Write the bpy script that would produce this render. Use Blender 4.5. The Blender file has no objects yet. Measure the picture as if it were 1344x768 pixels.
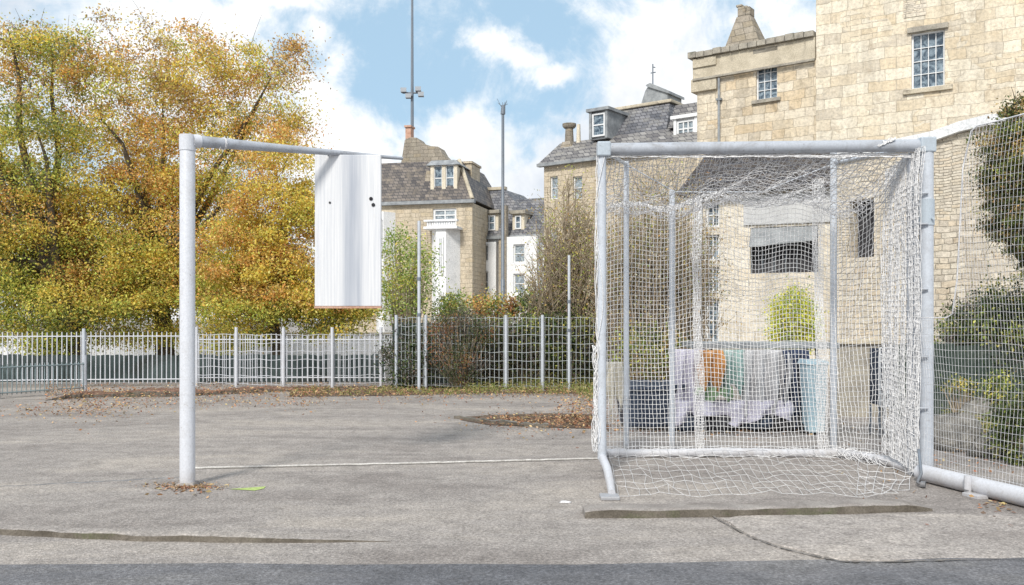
import bpy, math, random
import numpy as np
from mathutils import Vector, Matrix
random.seed(7); rng = np.random.default_rng(7)
R = math.radians
SC = bpy.context.scene
COL = SC.collection
F, CX, HY, EYE = 1200.0, 672.0, 420.0, 1.4      # focal length in photo pixels, axis, horizon row, eye height

def P(px, py, d):  return Vector(((px-CX)/F*d, d, EYE+(HY-py)/F*d))
def X(px, d):      return (px-CX)/F*d
def Z(py, d):      return EYE+(HY-py)/F*d
def G(px, py):     d = EYE*F/(py-HY); return Vector((X(px, d), d, 0))

# ------------------------------------------------------------------ mesh builder
class MB:
    def __init__(s): s.v=[]; s.f=[]; s.sm=[]
    def quad(s, a,b,c,d, sm=False):
        n=len(s.v); s.v += [tuple(a),tuple(b),tuple(c),tuple(d)]; s.f.append((n,n+1,n+2,n+3)); s.sm.append(sm)
    def poly(s, pts):
        n=len(s.v); s.v += [tuple(p) for p in pts]; s.f.append(tuple(range(n,n+len(pts)))); s.sm.append(False)
    def box(s, x0,x1,y0,y1,z0,z1):
        n=len(s.v)
        s.v += [(x,y,z) for z in (z0,z1) for y in (y0,y1) for x in (x0,x1)]
        for q in ((0,2,3,1),(4,5,7,6),(0,1,5,4),(2,6,7,3),(0,4,6,2),(1,3,7,5)):
            s.f.append(tuple(n+i for i in q)); s.sm.append(False)
        return s
    def hexa(s, b, t):      # bottom 4 points, top 4 points (ccw)
        n=len(s.v); s.v += [tuple(p) for p in b]+[tuple(p) for p in t]
        s.f += [(n+3,n+2,n+1,n),(n+4,n+5,n+6,n+7)]+[(n+i,n+(i+1)%4,n+4+(i+1)%4,n+4+i) for i in range(4)]
        s.sm += [False]*6; return s
    def prism(s, prof, y0, y1):   # profile in x,z extruded along y
        n=len(s.v); k=len(prof)
        s.v += [(x,y0,z) for x,z in prof]+[(x,y1,z) for x,z in prof]
        s.f += [tuple(range(n,n+k)), tuple(range(n+2*k-1,n+k-1,-1))]
        s.f += [(n+i,n+k+i,n+k+(i+1)%k,n+(i+1)%k) for i in range(k)]
        s.sm += [False]*(k+2); return s
    def tube(s, pts, r, n=8, cap=True, sm=True):
        pts=[Vector(p) for p in pts]; k=len(pts)
        rr = r if isinstance(r,(list,tuple)) else [r]*k
        base=len(s.v); up=None
        for i,p in enumerate(pts):
            t=(pts[min(i+1,k-1)]-pts[max(i-1,0)])
            if t.length<1e-9: t=Vector((0,0,1))
            t.normalize()
            if up is None:
                up = t.orthogonal().normalized()
            else:
                up = up - t*up.dot(t)
                up = up.normalized() if up.length>1e-6 else t.orthogonal().normalized()
            w=t.cross(up)
            for j in range(n):
                a=2*math.pi*j/n
                s.v.append(tuple(p+(up*math.cos(a)+w*math.sin(a))*rr[i]))
        for i in range(k-1):
            for j in range(n):
                a=base+i*n+j; b=base+i*n+(j+1)%n
                s.f.append((a,b,b+n,a+n)); s.sm.append(sm)
        if cap:
            m0=len(s.v); s.v += [s.v[base+j] for j in range(n)]+[s.v[base+(k-1)*n+j] for j in range(n)]
            s.f.append(tuple(m0+j for j in reversed(range(n)))); s.sm.append(False)
            s.f.append(tuple(m0+n+j for j in range(n))); s.sm.append(False)
        return s
    def build(s, name, mat, parent=None, bevel=0, loc=None):
        me=bpy.data.meshes.new(name); me.from_pydata(s.v,[],s.f); me.update()
        me.polygons.foreach_set('use_smooth', s.sm)
        me.materials.append(mat)
        o=bpy.data.objects.new(name,me); COL.objects.link(o)
        if parent: o.parent=parent
        if loc is not None: o.location=loc
        if bevel:
            m=o.modifiers.new('bevel','BEVEL'); m.width=bevel; m.segments=2; m.limit_method='ANGLE'
        return o

def tag(o, label=None, cat=None, group=None, kind=None):
    if label: o['label']=label
    if cat: o['category']=cat
    if group: o['group']=group
    if kind: o['kind']=kind
    return o
def thing(name, label, cat, loc=(0,0,0), rz=0, group=None):
    o=bpy.data.objects.new(name,None); COL.objects.link(o); o.empty_display_size=.2
    o.location=loc; o.rotation_euler=(0,0,rz); return tag(o,label,cat,group)
def dup(root, loc, rz=0, label=None):
    r=root.copy(); COL.objects.link(r); r.location=loc; r.rotation_euler=(0,0,rz)
    if label: r['label']=label
    for ch in list(root.children):
        c=ch.copy(); COL.objects.link(c); c.parent=r
        for g in list(ch.children):
            d=g.copy(); COL.objects.link(d); d.parent=c
    return r

# ------------------------------------------------------------------ materials
def new_mat(name):
    m=bpy.data.materials.new(name); m.use_nodes=True
    nt=m.node_tree; nt.nodes.clear()
    out=nt.nodes.new('ShaderNodeOutputMaterial'); b=nt.nodes.new('ShaderNodeBsdfPrincipled')
    nt.links.new(b.outputs[0],out.inputs[0])
    b.inputs['Specular IOR Level'].default_value=.3
    return m,nt,b,out
def N(nt, typ, **kw):
    n=nt.nodes.new(typ)
    for k,v in kw.items():
        if hasattr(n,k): setattr(n,k,v)
        else: n.inputs[k].default_value=v
    return n
def ramp(nt, fac, stops, interp='LINEAR'):
    r=nt.nodes.new('ShaderNodeValToRGB'); r.color_ramp.interpolation=interp
    e=r.color_ramp.elements
    while len(e)<len(stops): e.new(.5)
    for i,(p,c) in enumerate(stops):
        e[i].position=p; e[i].color=(c,c,c,1) if isinstance(c,(int,float)) else (*c,1)
    nt.links.new(fac,r.inputs[0]); return r
def mix(nt, a, b, fac, mode='MIX'):
    m=nt.nodes.new('ShaderNodeMix'); m.data_type='RGBA'; m.blend_type=mode
    for s,v in ((m.inputs[6],a),(m.inputs[7],b),(m.inputs[0],fac)):
        if isinstance(v,bpy.types.NodeSocket): nt.links.new(v,s)
        elif isinstance(v,(int,float)): s.default_value = v if s.type=='VALUE' else (v,v,v,1)
        else: s.default_value=(*v,1)
    return m.outputs[2]
def noise(nt, vec, scale, detail=5, rough=.6, dist=0):
    n=N(nt,'ShaderNodeTexNoise'); n.inputs['Scale'].default_value=scale; n.inputs['Detail'].default_value=detail
    n.inputs['Roughness'].default_value=rough; n.inputs['Distortion'].default_value=dist
    nt.links.new(vec,n.inputs['Vector']); return n
def bump(nt, h, b, strength=.4, dist=.01):
    n=N(nt,'ShaderNodeBump'); n.inputs['Strength'].default_value=strength; n.inputs['Distance'].default_value=dist
    nt.links.new(h,n.inputs['Height']); nt.links.new(n.outputs[0],b.inputs['Normal'])
def coords(nt): return nt.nodes.new('ShaderNodeTexCoord').outputs['Object']

def mat_noisy(name, c1, c2, scale=6, rough=.7, bs=.3, bd=.005, c3=None, fine=80, metallic=0, spec=.3):
    m,nt,b,_=new_mat(name); v=coords(nt)
    n1=noise(nt,v,scale,6); r=ramp(nt,n1.outputs[0],[(.35,c1),(.65,c2)])
    n2=noise(nt,v,fine,3); col=r.outputs[0]
    if c3: 
        n3=noise(nt,v,scale*.37,5,.7,1); k=ramp(nt,n3.outputs[0],[(.55,0.),(.72,1.)]); col=mix(nt,col,c3,k.outputs[0])
    k=ramp(nt,n2.outputs[0],[(.3,.75),(.7,1.2)]); col=mix(nt,col,k.outputs[0],1.,'MULTIPLY')
    nt.links.new(col,b.inputs['Base Color']); b.inputs['Roughness'].default_value=rough
    b.inputs['Metallic'].default_value=metallic; b.inputs['Specular IOR Level'].default_value=spec
    bump(nt,n2.outputs[0],b,bs,bd); return m

def mat_stone(name, pal, bw=.7, bh=.3, mortar=(.42,.38,.30), msize=.012, stain=(.12,.09,.06), squash=.7, warp=.05, seed=0, dirt=.5):
    m,nt,b,_=new_mat(name); v=coords(nt)
    sx=N(nt,'ShaderNodeSeparateXYZ'); nt.links.new(v,sx.inputs[0])
    ad=N(nt,'ShaderNodeMath',operation='ADD'); nt.links.new(sx.outputs[0],ad.inputs[0]); nt.links.new(sx.outputs[1],ad.inputs[1])
    cb=N(nt,'ShaderNodeCombineXYZ'); nt.links.new(ad.outputs[0],cb.inputs[0]); nt.links.new(sx.outputs[2],cb.inputs[1]); cb.inputs[2].default_value=seed
    nw=noise(nt,cb.outputs[0],1.7,3); 
    vs=N(nt,'ShaderNodeVectorMath',operation='SUBTRACT'); nt.links.new(nw.outputs['Color'],vs.inputs[0]); vs.inputs[1].default_value=(.5,.5,.5)
    vm=N(nt,'ShaderNodeVectorMath',operation='SCALE'); nt.links.new(vs.outputs[0],vm.inputs[0]); vm.inputs['Scale'].default_value=warp*2
    va=N(nt,'ShaderNodeVectorMath',operation='ADD'); nt.links.new(cb.outputs[0],va.inputs[0]); nt.links.new(vm.outputs[0],va.inputs[1])
    br=N(nt,'ShaderNodeTexBrick'); nt.links.new(va.outputs[0],br.inputs['Vector'])
    br.inputs['Scale'].default_value=1; br.inputs['Brick Width'].default_value=bw; br.inputs['Row Height'].default_value=bh
    br.inputs['Mortar Size'].default_value=msize; br.inputs['Mortar Smooth'].default_value=.6
    br.offset=.43; br.squash=squash; br.squash_frequency=3
    br.inputs['Color1'].default_value=(0,0,0,1); br.inputs['Color2'].default_value=(1,1,1,1); br.inputs['Mortar'].default_value=(.5,.5,.5,1)
    b2=N(nt,'ShaderNodeTexBrick'); nt.links.new(va.outputs[0],b2.inputs['Vector'])
    b2.inputs['Scale'].default_value=1; b2.inputs['Brick Width'].default_value=bw*.58; b2.inputs['Row Height'].default_value=bh*.5
    b2.inputs['Mortar Size'].default_value=msize*.8; b2.inputs['Mortar Smooth'].default_value=.8; b2.offset=.37; b2.squash=1.4; b2.squash_frequency=2
    b2.inputs['Color1'].default_value=(0,0,0,1); b2.inputs['Color2'].default_value=(1,1,1,1); b2.inputs['Mortar'].default_value=(.5,.5,.5,1)
    ns=noise(nt,cb.outputs[0],.55,2,.5); ks=ramp(nt,ns.outputs[0],[(.585,0.),(.595,1.)])
    bc=mix(nt,br.outputs['Color'],b2.outputs['Color'],ks.outputs[0]); bf=mix(nt,br.outputs['Fac'],b2.outputs['Fac'],ks.outputs[0])
    k=len(pal); cr=ramp(nt,bc,[(i/k,c) for i,c in enumerate(pal)],'CONSTANT')
    n1=noise(nt,cb.outputs[0],1.3,8,.7); soft=ramp(nt,n1.outputs[0],[(.3,pal[4]),(.42,pal[1]),(.55,pal[3]),(.7,pal[0])])
    col=mix(nt,cr.outputs[0],soft.outputs[0],.55)
    n2=noise(nt,cb.outputs[0],11,8,.75); k2=ramp(nt,n2.outputs[0],[(.3,.62),(.5,1.),(.7,1.22)]); col=mix(nt,col,k2.outputs[0],1.,'MULTIPLY')
    n3=noise(nt,cb.outputs[0],1.6,9,.76,.8); k3=ramp(nt,n3.outputs[0],[(.54,0.),(.70,dirt)]); col=mix(nt,col,stain,k3.outputs[0])
    n5=noise(nt,cb.outputs[0],3.1,5,.7); k5=ramp(nt,n5.outputs[0],[(.40,.25),(.6,1.)]); mf=mix(nt,bf,k5.outputs[0],1.,'MULTIPLY')
    st=N(nt,'ShaderNodeMapping'); st.inputs['Scale'].default_value=(2.2,.22,1); nt.links.new(cb.outputs[0],st.inputs[0]); n6=noise(nt,st.outputs[0],1.2,6,.7); k6=ramp(nt,n6.outputs[0],[(.35,.78),(.6,1.06)]); col=mix(nt,col,k6.outputs[0],.8,'MULTIPLY')
    col=mix(nt,col,tuple(x*.72 for x in mortar),mf)
    nt.links.new(col,b.inputs['Base Color']); b.inputs['Roughness'].default_value=.9
    h=N(nt,'ShaderNodeMath',operation='SUBTRACT'); nt.links.new(n2.outputs[0],h.inputs[0]); nt.links.new(bf,h.inputs[1])
    bump(nt,h.outputs[0],b,.75,.03); return m

def mat_metal(name, c=(.62,.65,.70), stain=(.30,.28,.26), amt=.5, rough=.42):
    m,nt,b,_=new_mat(name); v=coords(nt)
    n1=noise(nt,v,5,7,.7,.5); k=ramp(nt,n1.outputs[0],[(.5,0.),(.68,amt)])
    n2=noise(nt,v,60,4,.7); k2=ramp(nt,n2.outputs[0],[(.3,.86),(.7,1.06)])
    col=mix(nt,c,stain,k.outputs[0]); col=mix(nt,col,k2.outputs[0],1.,'MULTIPLY')
    n7=noise(nt,v,28,6,.75,.4); k7=ramp(nt,n7.outputs[0],[(.62,0.),(.68,.75)]); col=mix(nt,col,tuple(x*.5 for x in (stain[0]*1.2,stain[1],stain[2]*.85)),k7.outputs[0])
    sp=N(nt,'ShaderNodeSeparateXYZ'); nt.links.new(v,sp.inputs[0]); zb_=ramp(nt,sp.outputs[2],[(.0,.7),(.16,.0)]); zm=mix(nt,zb_.outputs[0],n1.outputs[0],1.,'MULTIPLY'); col=mix(nt,col,(.22,.17,.12),zm)
    nt.links.new(col,b.inputs['Base Color']); b.inputs['Roughness'].default_value=rough
    b.inputs['Specular IOR Level'].default_value=.5
    bump(nt,n2.outputs[0],b,.25,.002); return m

def mat_leaf(name, trans=.35):
    m,nt,b,out=new_mat(name)
    a=N(nt,'ShaderNodeAttribute',attribute_name='tint')
    nt.links.new(a.outputs['Color'],b.inputs['Base Color']); b.inputs['Roughness'].default_value=.6
    t=N(nt,'ShaderNodeBsdfTranslucent'); nt.links.new(a.outputs['Color'],t.inputs[0])
    ms=N(nt,'ShaderNodeMixShader'); ms.inputs[0].default_value=trans
    nt.links.new(b.outputs[0],ms.inputs[1]); nt.links.new(t.outputs[0],ms.inputs[2]); nt.links.new(ms.outputs[0],out.inputs[0])
    return m

def mat_slate(name, c1=(.09,.095,.11), c2=(.22,.22,.235), w=.3, h=.2, stn=(.40,.38,.33)):
    m,nt,b,_=new_mat(name); v=coords(nt)
    sx=N(nt,'ShaderNodeSeparateXYZ'); nt.links.new(v,sx.inputs[0])
    ad=N(nt,'ShaderNodeMath',operation='ADD'); nt.links.new(sx.outputs[0],ad.inputs[0]); nt.links.new(sx.outputs[1],ad.inputs[1])
    cb=N(nt,'ShaderNodeCombineXYZ'); nt.links.new(ad.outputs[0],cb.inputs[0]); nt.links.new(sx.outputs[2],cb.inputs[1])
    br=N(nt,'ShaderNodeTexBrick'); nt.links.new(cb.outputs[0],br.inputs['Vector']); br.inputs['Scale'].default_value=1
    br.inputs['Brick Width'].default_value=w; br.inputs['Row Height'].default_value=h; br.inputs['Mortar Size'].default_value=.02; br.inputs['Mortar Smooth'].default_value=.3
    br.inputs['Color1'].default_value=(*c1,1); br.inputs['Color2'].default_value=(*c2,1); br.inputs['Mortar'].default_value=(.04,.04,.05,1)
    n=noise(nt,v,1.5,7,.75); k=ramp(nt,n.outputs[0],[(.5,0.),(.7,.6)]); col=mix(nt,br.outputs[0],stn,k.outputs[0])
    nt.links.new(col,b.inputs['Base Color']); b.inputs['Roughness'].default_value=.6
    bump(nt,br.outputs['Fac'],b,-.6,.03); return m

def mat_glass(name, c1=(.035,.06,.09), c2=(.32,.40,.46)):
    m,nt,b,_=new_mat(name); v=coords(nt)
    n=noise(nt,v,3.5,6,.7,1.2); r=ramp(nt,n.outputs[0],[(.42,c1),(.66,c2)])
    nt.links.new(r.outputs[0],b.inputs['Base Color']); b.inputs['Roughness'].default_value=.12; b.inputs['Specular IOR Level'].default_value=.6
    bump(nt,n.outputs[0],b,.1,.02); return m

def mat_ground(name, dark=False, gain=1.):
    m,nt,b,_=new_mat(name); v=coords(nt)
    # large patches, mid mottling, aggregate
    st=N(nt,'ShaderNodeMapping'); st.inputs['Scale'].default_value=(.45,1.2,1); nt.links.new(v,st.inputs[0])
    n0=noise(nt,st.outputs[0],.9,6,.62,.6); n1=noise(nt,v,5,6,.7); n2=noise(nt,v,42,5,.75)
    vo=N(nt,'ShaderNodeTexVoronoi'); vo.inputs['Scale'].default_value=85; nt.links.new(v,vo.inputs['Vector'])
    if dark: a,b_,c=(.115,.118,.130),(.155,.155,.165),(.20,.195,.195)
    else:    a,b_,c=(.235,.212,.198),(.31,.284,.266),(.385,.347,.312)
    a,b_,c=[tuple(x*gain for x in q) for q in (a,b_,c)]
    r0=ramp(nt,n0.outputs[0],[(.32,a),(.5,b_),(.68,c)]); col=r0.outputs[0]
    k1=ramp(nt,n1.outputs[0],[(.3,.74),(.52,1.),(.7,1.18)]); col=mix(nt,col,k1.outputs[0],1.,'MULTIPLY')
    k2=ramp(nt,n2.outputs[0],[(.33,.62),(.5,1.),(.67,1.45)]); col=mix(nt,col,k2.outputs[0],1.,'MULTIPLY')
    k3=ramp(nt,vo.outputs['Color'],[(.0,.72),(.5,1.),(1.,1.4)]); col=mix(nt,col,k3.outputs[0],.8,'MULTIPLY')
    ns_=noise(nt,v,1.9,8,.78,1.5); ks_=ramp(nt,ns_.outputs[0],[(.60,0.),(.70,.45)]); col=mix(nt,col,tuple(x*.62 for x in a),ks_.outputs[0])
    # hairline cracks
    vc=N(nt,'ShaderNodeTexVoronoi',feature='DISTANCE_TO_EDGE'); vc.inputs['Scale'].default_value=.55
    nw=noise(nt,v,2.2,6,.7); vadd=N(nt,'ShaderNodeVectorMath',operation='ADD'); nt.links.new(v,vadd.inputs[0]); nt.links.new(nw.outputs['Color'],vadd.inputs[1])
    nt.links.new(vadd.outputs[0],vc.inputs['Vector'])
    kc=ramp(nt,vc.outputs['Distance'],[(.0,.55),(.008,.0)]); nm=noise(nt,v,.7,3); km=ramp(nt,nm.outputs[0],[(.5,0.),(.6,1.)])
    mm=N(nt,'ShaderNodeMath',operation='MULTIPLY'); nt.links.new(kc.outputs[0],mm.inputs[0]); nt.links.new(km.outputs[0],mm.inputs[1])
    col=mix(nt,col,(.07,.06,.055),mm.outputs[0])
    nt.links.new(col,b.inputs['Base Color']); b.inputs['Roughness'].default_value=.88
    hh=N(nt,'ShaderNodeMath',operation='ADD'); nt.links.new(n2.outputs[0],hh.inputs[0]); nt.links.new(vo.outputs['Distance'],hh.inputs[1])
    bump(nt,hh.outputs[0],b,.55,.012); return m

def mat_board(name):   # white board with a grey-blue streak down the middle
    m,nt,b,_=new_mat(name); v=coords(nt)
    sx=N(nt,'ShaderNodeSeparateXYZ'); nt.links.new(v,sx.inputs[0])
    mp=N(nt,'ShaderNodeMapping'); mp.inputs['Scale'].default_value=(16,1,.5); nt.links.new(v,mp.inputs[0])
    n=noise(nt,mp.outputs[0],1.,6,.65); 
    mp2=N(nt,'ShaderNodeMapping'); mp2.inputs['Scale'].default_value=(60,1,1.2); nt.links.new(v,mp2.inputs[0]); n4=noise(nt,mp2.outputs[0],1.,4,.6)
    ax=N(nt,'ShaderNodeMath',operation='SUBTRACT'); nt.links.new(sx.outputs[0],ax.inputs[0]); ax.inputs[1].default_value=.045
    ab=N(nt,'ShaderNodeMath',operation='ABSOLUTE'); nt.links.new(ax.outputs[0],ab.inputs[0])
    k=ramp(nt,ab.outputs[0],[(.045,1.),(.13,0.)],'EASE')
    kn=ramp(nt,n.outputs[0],[(.34,.45),(.58,1.)]); mm=N(nt,'ShaderNodeMath',operation='MULTIPLY'); nt.links.new(k.outputs[0],mm.inputs[0]); nt.links.new(kn.outputs[0],mm.inputs[1])
    base=ramp(nt,n4.outputs[0],[(.35,(.56,.58,.62)),(.6,(.68,.69,.71))])
    col=mix(nt,base.outputs[0],(.36,.39,.45),mm.outputs[0])
    n3=noise(nt,v,9,6,.7); kd=ramp(nt,n3.outputs[0],[(.64,0.),(.75,.5)]); col=mix(nt,col,(.55,.52,.48),kd.outputs[0])
    nt.links.new(col,b.inputs['Base Color']); b.inputs['Roughness'].default_value=.5; bump(nt,n4.outputs[0],b,.15,.004); return m

M={}
M['ground']=mat_ground('worn_tarmac'); M['road']=mat_ground('road_asphalt',True)
M['kerb']=mat_noisy('kerb_concrete',(.24,.218,.205),(.33,.305,.285),5,.9,.6,.01,(.17,.15,.135))
M['seam']=mat_noisy('dirt',(.15,.135,.122),(.25,.23,.21),9,.95,.6,.01,(.26,.235,.21),60)
M['kerb_dark']=mat_noisy('kerb_dark_face',(.085,.073,.058),(.17,.15,.125),6,.95,.6,.01,(.09,.10,.05))  # darker brown tone, set on the front faces only
M['patch']=mat_ground('pale_tarmac_patch',False,1.12)
M['white_paint']=mat_metal('white_painted_steel',(.60,.62,.67),(.42,.40,.38),.35)
M['galv']=mat_metal('galvanised_steel',(.40,.43,.48),(.24,.24,.25),.7,.45)
M['galv_light']=mat_metal('pale_galvanised_steel',(.52,.56,.62),(.34,.35,.37),.5,.4)
M['dark_metal']=mat_metal('dark_steel',(.16,.19,.23),(.10,.10,.11),.4)
M['joint']=mat_metal('joint_steel',(.42,.48,.54),(.3,.32,.34),.3)
M['net']=mat_noisy('net_cord',(.72,.72,.73),(.86,.86,.87),20,.8,.2,.001)
M['net_grey']=mat_noisy('net_cord_grey',(.52,.53,.56),(.78,.78,.8),9,.8,.2,.001)
M['wire']=mat_metal('fence_wire',(.46,.50,.52),(.34,.37,.38),.6)
M['wire_dark']=mat_metal('fence_wire_dark',(.25,.32,.34),(.12,.14,.15),.5)
M['board']=mat_board('stained_white_board')
warm=[(.66,.56,.41),(.73,.65,.51),(.57,.46,.31),(.70,.64,.53),(.47,.41,.33),(.75,.69,.57),(.60,.46,.28)]
M['ashlar']=mat_stone('warm_ashlar',warm,.78,.33,(.62,.54,.41),.009,(.36,.28,.19),.6,.075,0,.7)
M['ashlar_old']=mat_stone('weathered_ashlar',[(.62,.52,.37),(.69,.60,.46),(.50,.41,.28),(.66,.59,.48),(.40,.35,.28),(.69,.62,.5),(.55,.40,.22)],.66,.30,(.50,.42,.30),.009,(.27,.22,.16),.6,.08,3,.85)
M['pale_stone']=mat_stone('pale_stone',[(.72,.65,.53),(.76,.70,.59),(.66,.58,.46),(.74,.69,.6),(.62,.56,.47),(.78,.73,.63),(.68,.58,.43)],.6,.27,(.66,.60,.49),.008,(.5,.44,.36),.7,.12,8,.5)
M['rubble']=mat_stone('rubble_stone',[(.62,.55,.44),(.70,.63,.53),(.54,.47,.38),(.72,.66,.55),(.46,.41,.34),(.68,.58,.44),(.64,.51,.35)],.30,.12,(.40,.35,.28),.012,(.36,.32,.27),.6,.07,5,.6)
M['tan']=mat_stone('tan_stone',[(.50,.43,.32),(.58,.50,.38),(.42,.36,.27),(.54,.47,.37),(.45,.40,.31),(.58,.51,.4),(.50,.41,.27)],.5,.26,(.46,.40,.31),.012,(.24,.2,.13),.7,.08,2,.6)
M['chim']=mat_stone('chimney_stone',[(.25,.22,.18),(.33,.29,.24),(.22,.2,.17),(.34,.3,.24),(.27,.25,.21),(.4,.36,.3),(.3,.25,.17)],.5,.24,(.2,.18,.15),.012,(.14,.13,.1),.7,.08,4,.6)
M['trim']=mat_noisy('stone_trim',(.44,.39,.30),(.58,.52,.41),3,.9,.4,.01,(.24,.21,.17),30)
M['trim_dark']=mat_noisy('weathered_coping',(.26,.24,.21),(.40,.37,.31),4,.9,.5,.01,(.16,.16,.13),30)
M['render']=mat_noisy('white_render',(.74,.76,.78),(.84,.85,.86),1.2,.85,.2,.004,(.52,.54,.56),20)
M['cream']=mat_noisy('cream_render',(.60,.54,.43),(.72,.66,.54),1.4,.85,.2,.004,(.50,.46,.40),20)
M['grey_panel']=mat_noisy('grey_fascia',(.46,.47,.48),(.60,.61,.62),2,.7,.2,.004)
M['slate']=mat_slate('slate_tiles'); M['slate_b']=mat_slate('weathered_slate',(.11,.105,.11),(.30,.29,.28),.34,.24)
M['slate_dark']=mat_slate('brown_slate',(.022,.018,.016),(.075,.06,.05),.3,.2,(.03,.025,.02))
M['slate_brown']=mat_slate('mottled_slate',(.07,.065,.065),(.20,.175,.155),.3,.2,(.30,.25,.19))
M['lead']=mat_noisy('lead_grey',(.20,.215,.23),(.34,.36,.375),3,.6,.3,.01)
M['glass']=mat_glass('window_glass'); M['glass_pale']=mat_glass('pale_window_glass',(.16,.2,.23),(.50,.56,.6))
M['frame']=mat_noisy('white_frame_paint',(.66,.68,.70),(.78,.79,.8),8,.5,.1,.002)
M['frame_dark']=mat_noisy('dark_frame',(.07,.09,.11),(.14,.16,.18),8,.5,.1,.002)
M['void']=mat_noisy('dark_interior',(.02,.02,.025),(.07,.07,.075),2,.9,.2,.01)
M['pot']=mat_noisy('clay_pot',(.42,.24,.17),(.55,.36,.28),5,.9,.3,.01)
M['bark']=mat_noisy('bark',(.06,.048,.036),(.14,.115,.09),8,.95,.8,.02,(.10,.11,.07),60)
M['twig']=mat_noisy('pale_twig',(.24,.19,.13),(.42,.35,.26),8,.9,.3,.005)
M['leaf']=mat_leaf('leaf_foliage',.45); M['litter']=mat_leaf('dry_leaf',.1)
M['teal']=mat_noisy('teal_boards',(.022,.036,.037),(.065,.088,.088),1.6,.7,.3,.01,(.02,.022,.018),40)
M['green_board']=mat_noisy('dark_green_boards',(.03,.048,.04),(.07,.09,.075),2,.8,.3,.01,(.12,.13,.11),40)
M['cord']=mat_noisy('cord_grey',(.42,.41,.39),(.62,.61,.59),12,.9,.4,.003,(.28,.26,.24))
M['soil']=mat_noisy('soil',(.10,.075,.055),(.19,.14,.105),6,.95,.9,.03,(.25,.14,.09),50)
M['redsoil']=mat_noisy('red_brick_edging',(.17,.095,.07),(.30,.19,.14),7,.95,.9,.03,(.12,.08,.06),50)
M['rock']=mat_noisy('grey_rock',(.13,.125,.115),(.30,.285,.26),7,.95,1.,.05,(.08,.09,.06),26)
M['lime']=mat_noisy('lime_paint',(.33,.42,.13),(.44,.56,.20),30,.8,.2,.002,(.36,.38,.2))
def cloth(name,c,k=.6): return mat_noisy(name,tuple(x*k for x in c),c,4,.9,.4,.01,tuple(min(.8,x*.5+.32) for x in c) if k==.6 else None,60)
M['cl_white']=cloth('white_cloth',(.74,.74,.76),.8); M['cl_orange']=cloth('orange_cloth',(.62,.30,.10)); M['cl_teal']=cloth('teal_cloth',(.34,.52,.49))
M['cl_green']=cloth('green_cloth',(.34,.50,.30)); M['cl_grey']=cloth('grey_cloth',(.58,.58,.60)); M['cl_navy']=cloth('navy_cloth',(.05,.07,.13)); M['cl_lilac']=cloth('lilac_cloth',(.58,.56,.66),.8)
M['cl_cream']=cloth('cream_cloth',(.72,.68,.58),.8)
M['bin_blue']=mat_noisy('pale_blue_plastic',(.42,.58,.66),(.55,.70,.76),3,.45,.1,.002)
M['navy']=mat_noisy('navy_plastic',(.025,.035,.06),(.06,.08,.12),3,.5,.2,.004)
M['crate_blue']=mat_noisy('blue_plastic',(.10,.15,.32),(.17,.23,.42),3,.5,.1,.002)

# ------------------------------------------------------------------ world, sun, camera
SUN_EL, SUN_AZ = 40, -160        # azimuth from +Y clockwise: behind and left of the camera
w=bpy.data.worlds.new("World"); SC.world=w; w.use_nodes=True; nt=w.node_tree; nt.nodes.clear()
out=nt.nodes.new('ShaderNodeOutputWorld'); bg=nt.nodes.new('ShaderNodeBackground'); nt.links.new(bg.outputs[0],out.inputs[0])
sky=N(nt,'ShaderNodeTexSky'); sky.sky_type='NISHITA'; sky.sun_disc=False; sky.sun_elevation=R(SUN_EL); sky.sun_rotation=R(SUN_AZ)
sky.air_density=1.0; sky.dust_density=.8; sky.ozone_density=1.5
gen=nt.nodes.new('ShaderNodeTexCoord').outputs['Generated']
sk=mix(nt,sky.outputs[0],3.6,.0,'MULTIPLY')
nrm=N(nt,'ShaderNodeVectorMath',operation='NORMALIZE'); nt.links.new(gen,nrm.inputs[0])
nz=noise(nt,nrm.outputs[0],6.5,10,.62,.5); nz2=noise(nt,nrm.outputs[0],22,9,.68,.4)
nw_=noise(nt,nrm.outputs[0],7,6,.6,.0); wv=N(nt,'ShaderNodeVectorMath',operation='SUBTRACT'); nt.links.new(nw_.outputs['Color'],wv.inputs[0]); wv.inputs[1].default_value=(.5,.5,.5)
ws=N(nt,'ShaderNodeVectorMath',operation='SCALE'); nt.links.new(wv.outputs[0],ws.inputs[0]); ws.inputs['Scale'].default_value=.17
wn_=N(nt,'ShaderNodeVectorMath',operation='ADD'); nt.links.new(nrm.outputs[0],wn_.inputs[0]); nt.links.new(ws.outputs[0],wn_.inputs[1])
def blob(px,py,rx,ry):
    d=Vector(((px-CX)/F,1,(HY-py)/F)).normalized()
    s=N(nt,'ShaderNodeVectorMath',operation='SUBTRACT'); nt.links.new(wn_.outputs[0],s.inputs[0]); s.inputs[1].default_value=d
    m_=N(nt,'ShaderNodeVectorMath',operation='MULTIPLY'); nt.links.new(s.outputs[0],m_.inputs[0]); m_.inputs[1].default_value=(F/rx,.6*F/rx,F/ry)
    l=N(nt,'ShaderNodeVectorMath',operation='LENGTH'); nt.links.new(m_.outputs[0],l.inputs[0])
    k=N(nt,'ShaderNodeMapRange',interpolation_type='SMOOTHSTEP'); nt.links.new(l.outputs['Value'],k.inputs[0])
    k.inputs[1].default_value=0; k.inputs[2].default_value=1.35; k.inputs[3].default_value=1; k.inputs[4].default_value=0
    return k.outputs[0]
acc=None
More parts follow.
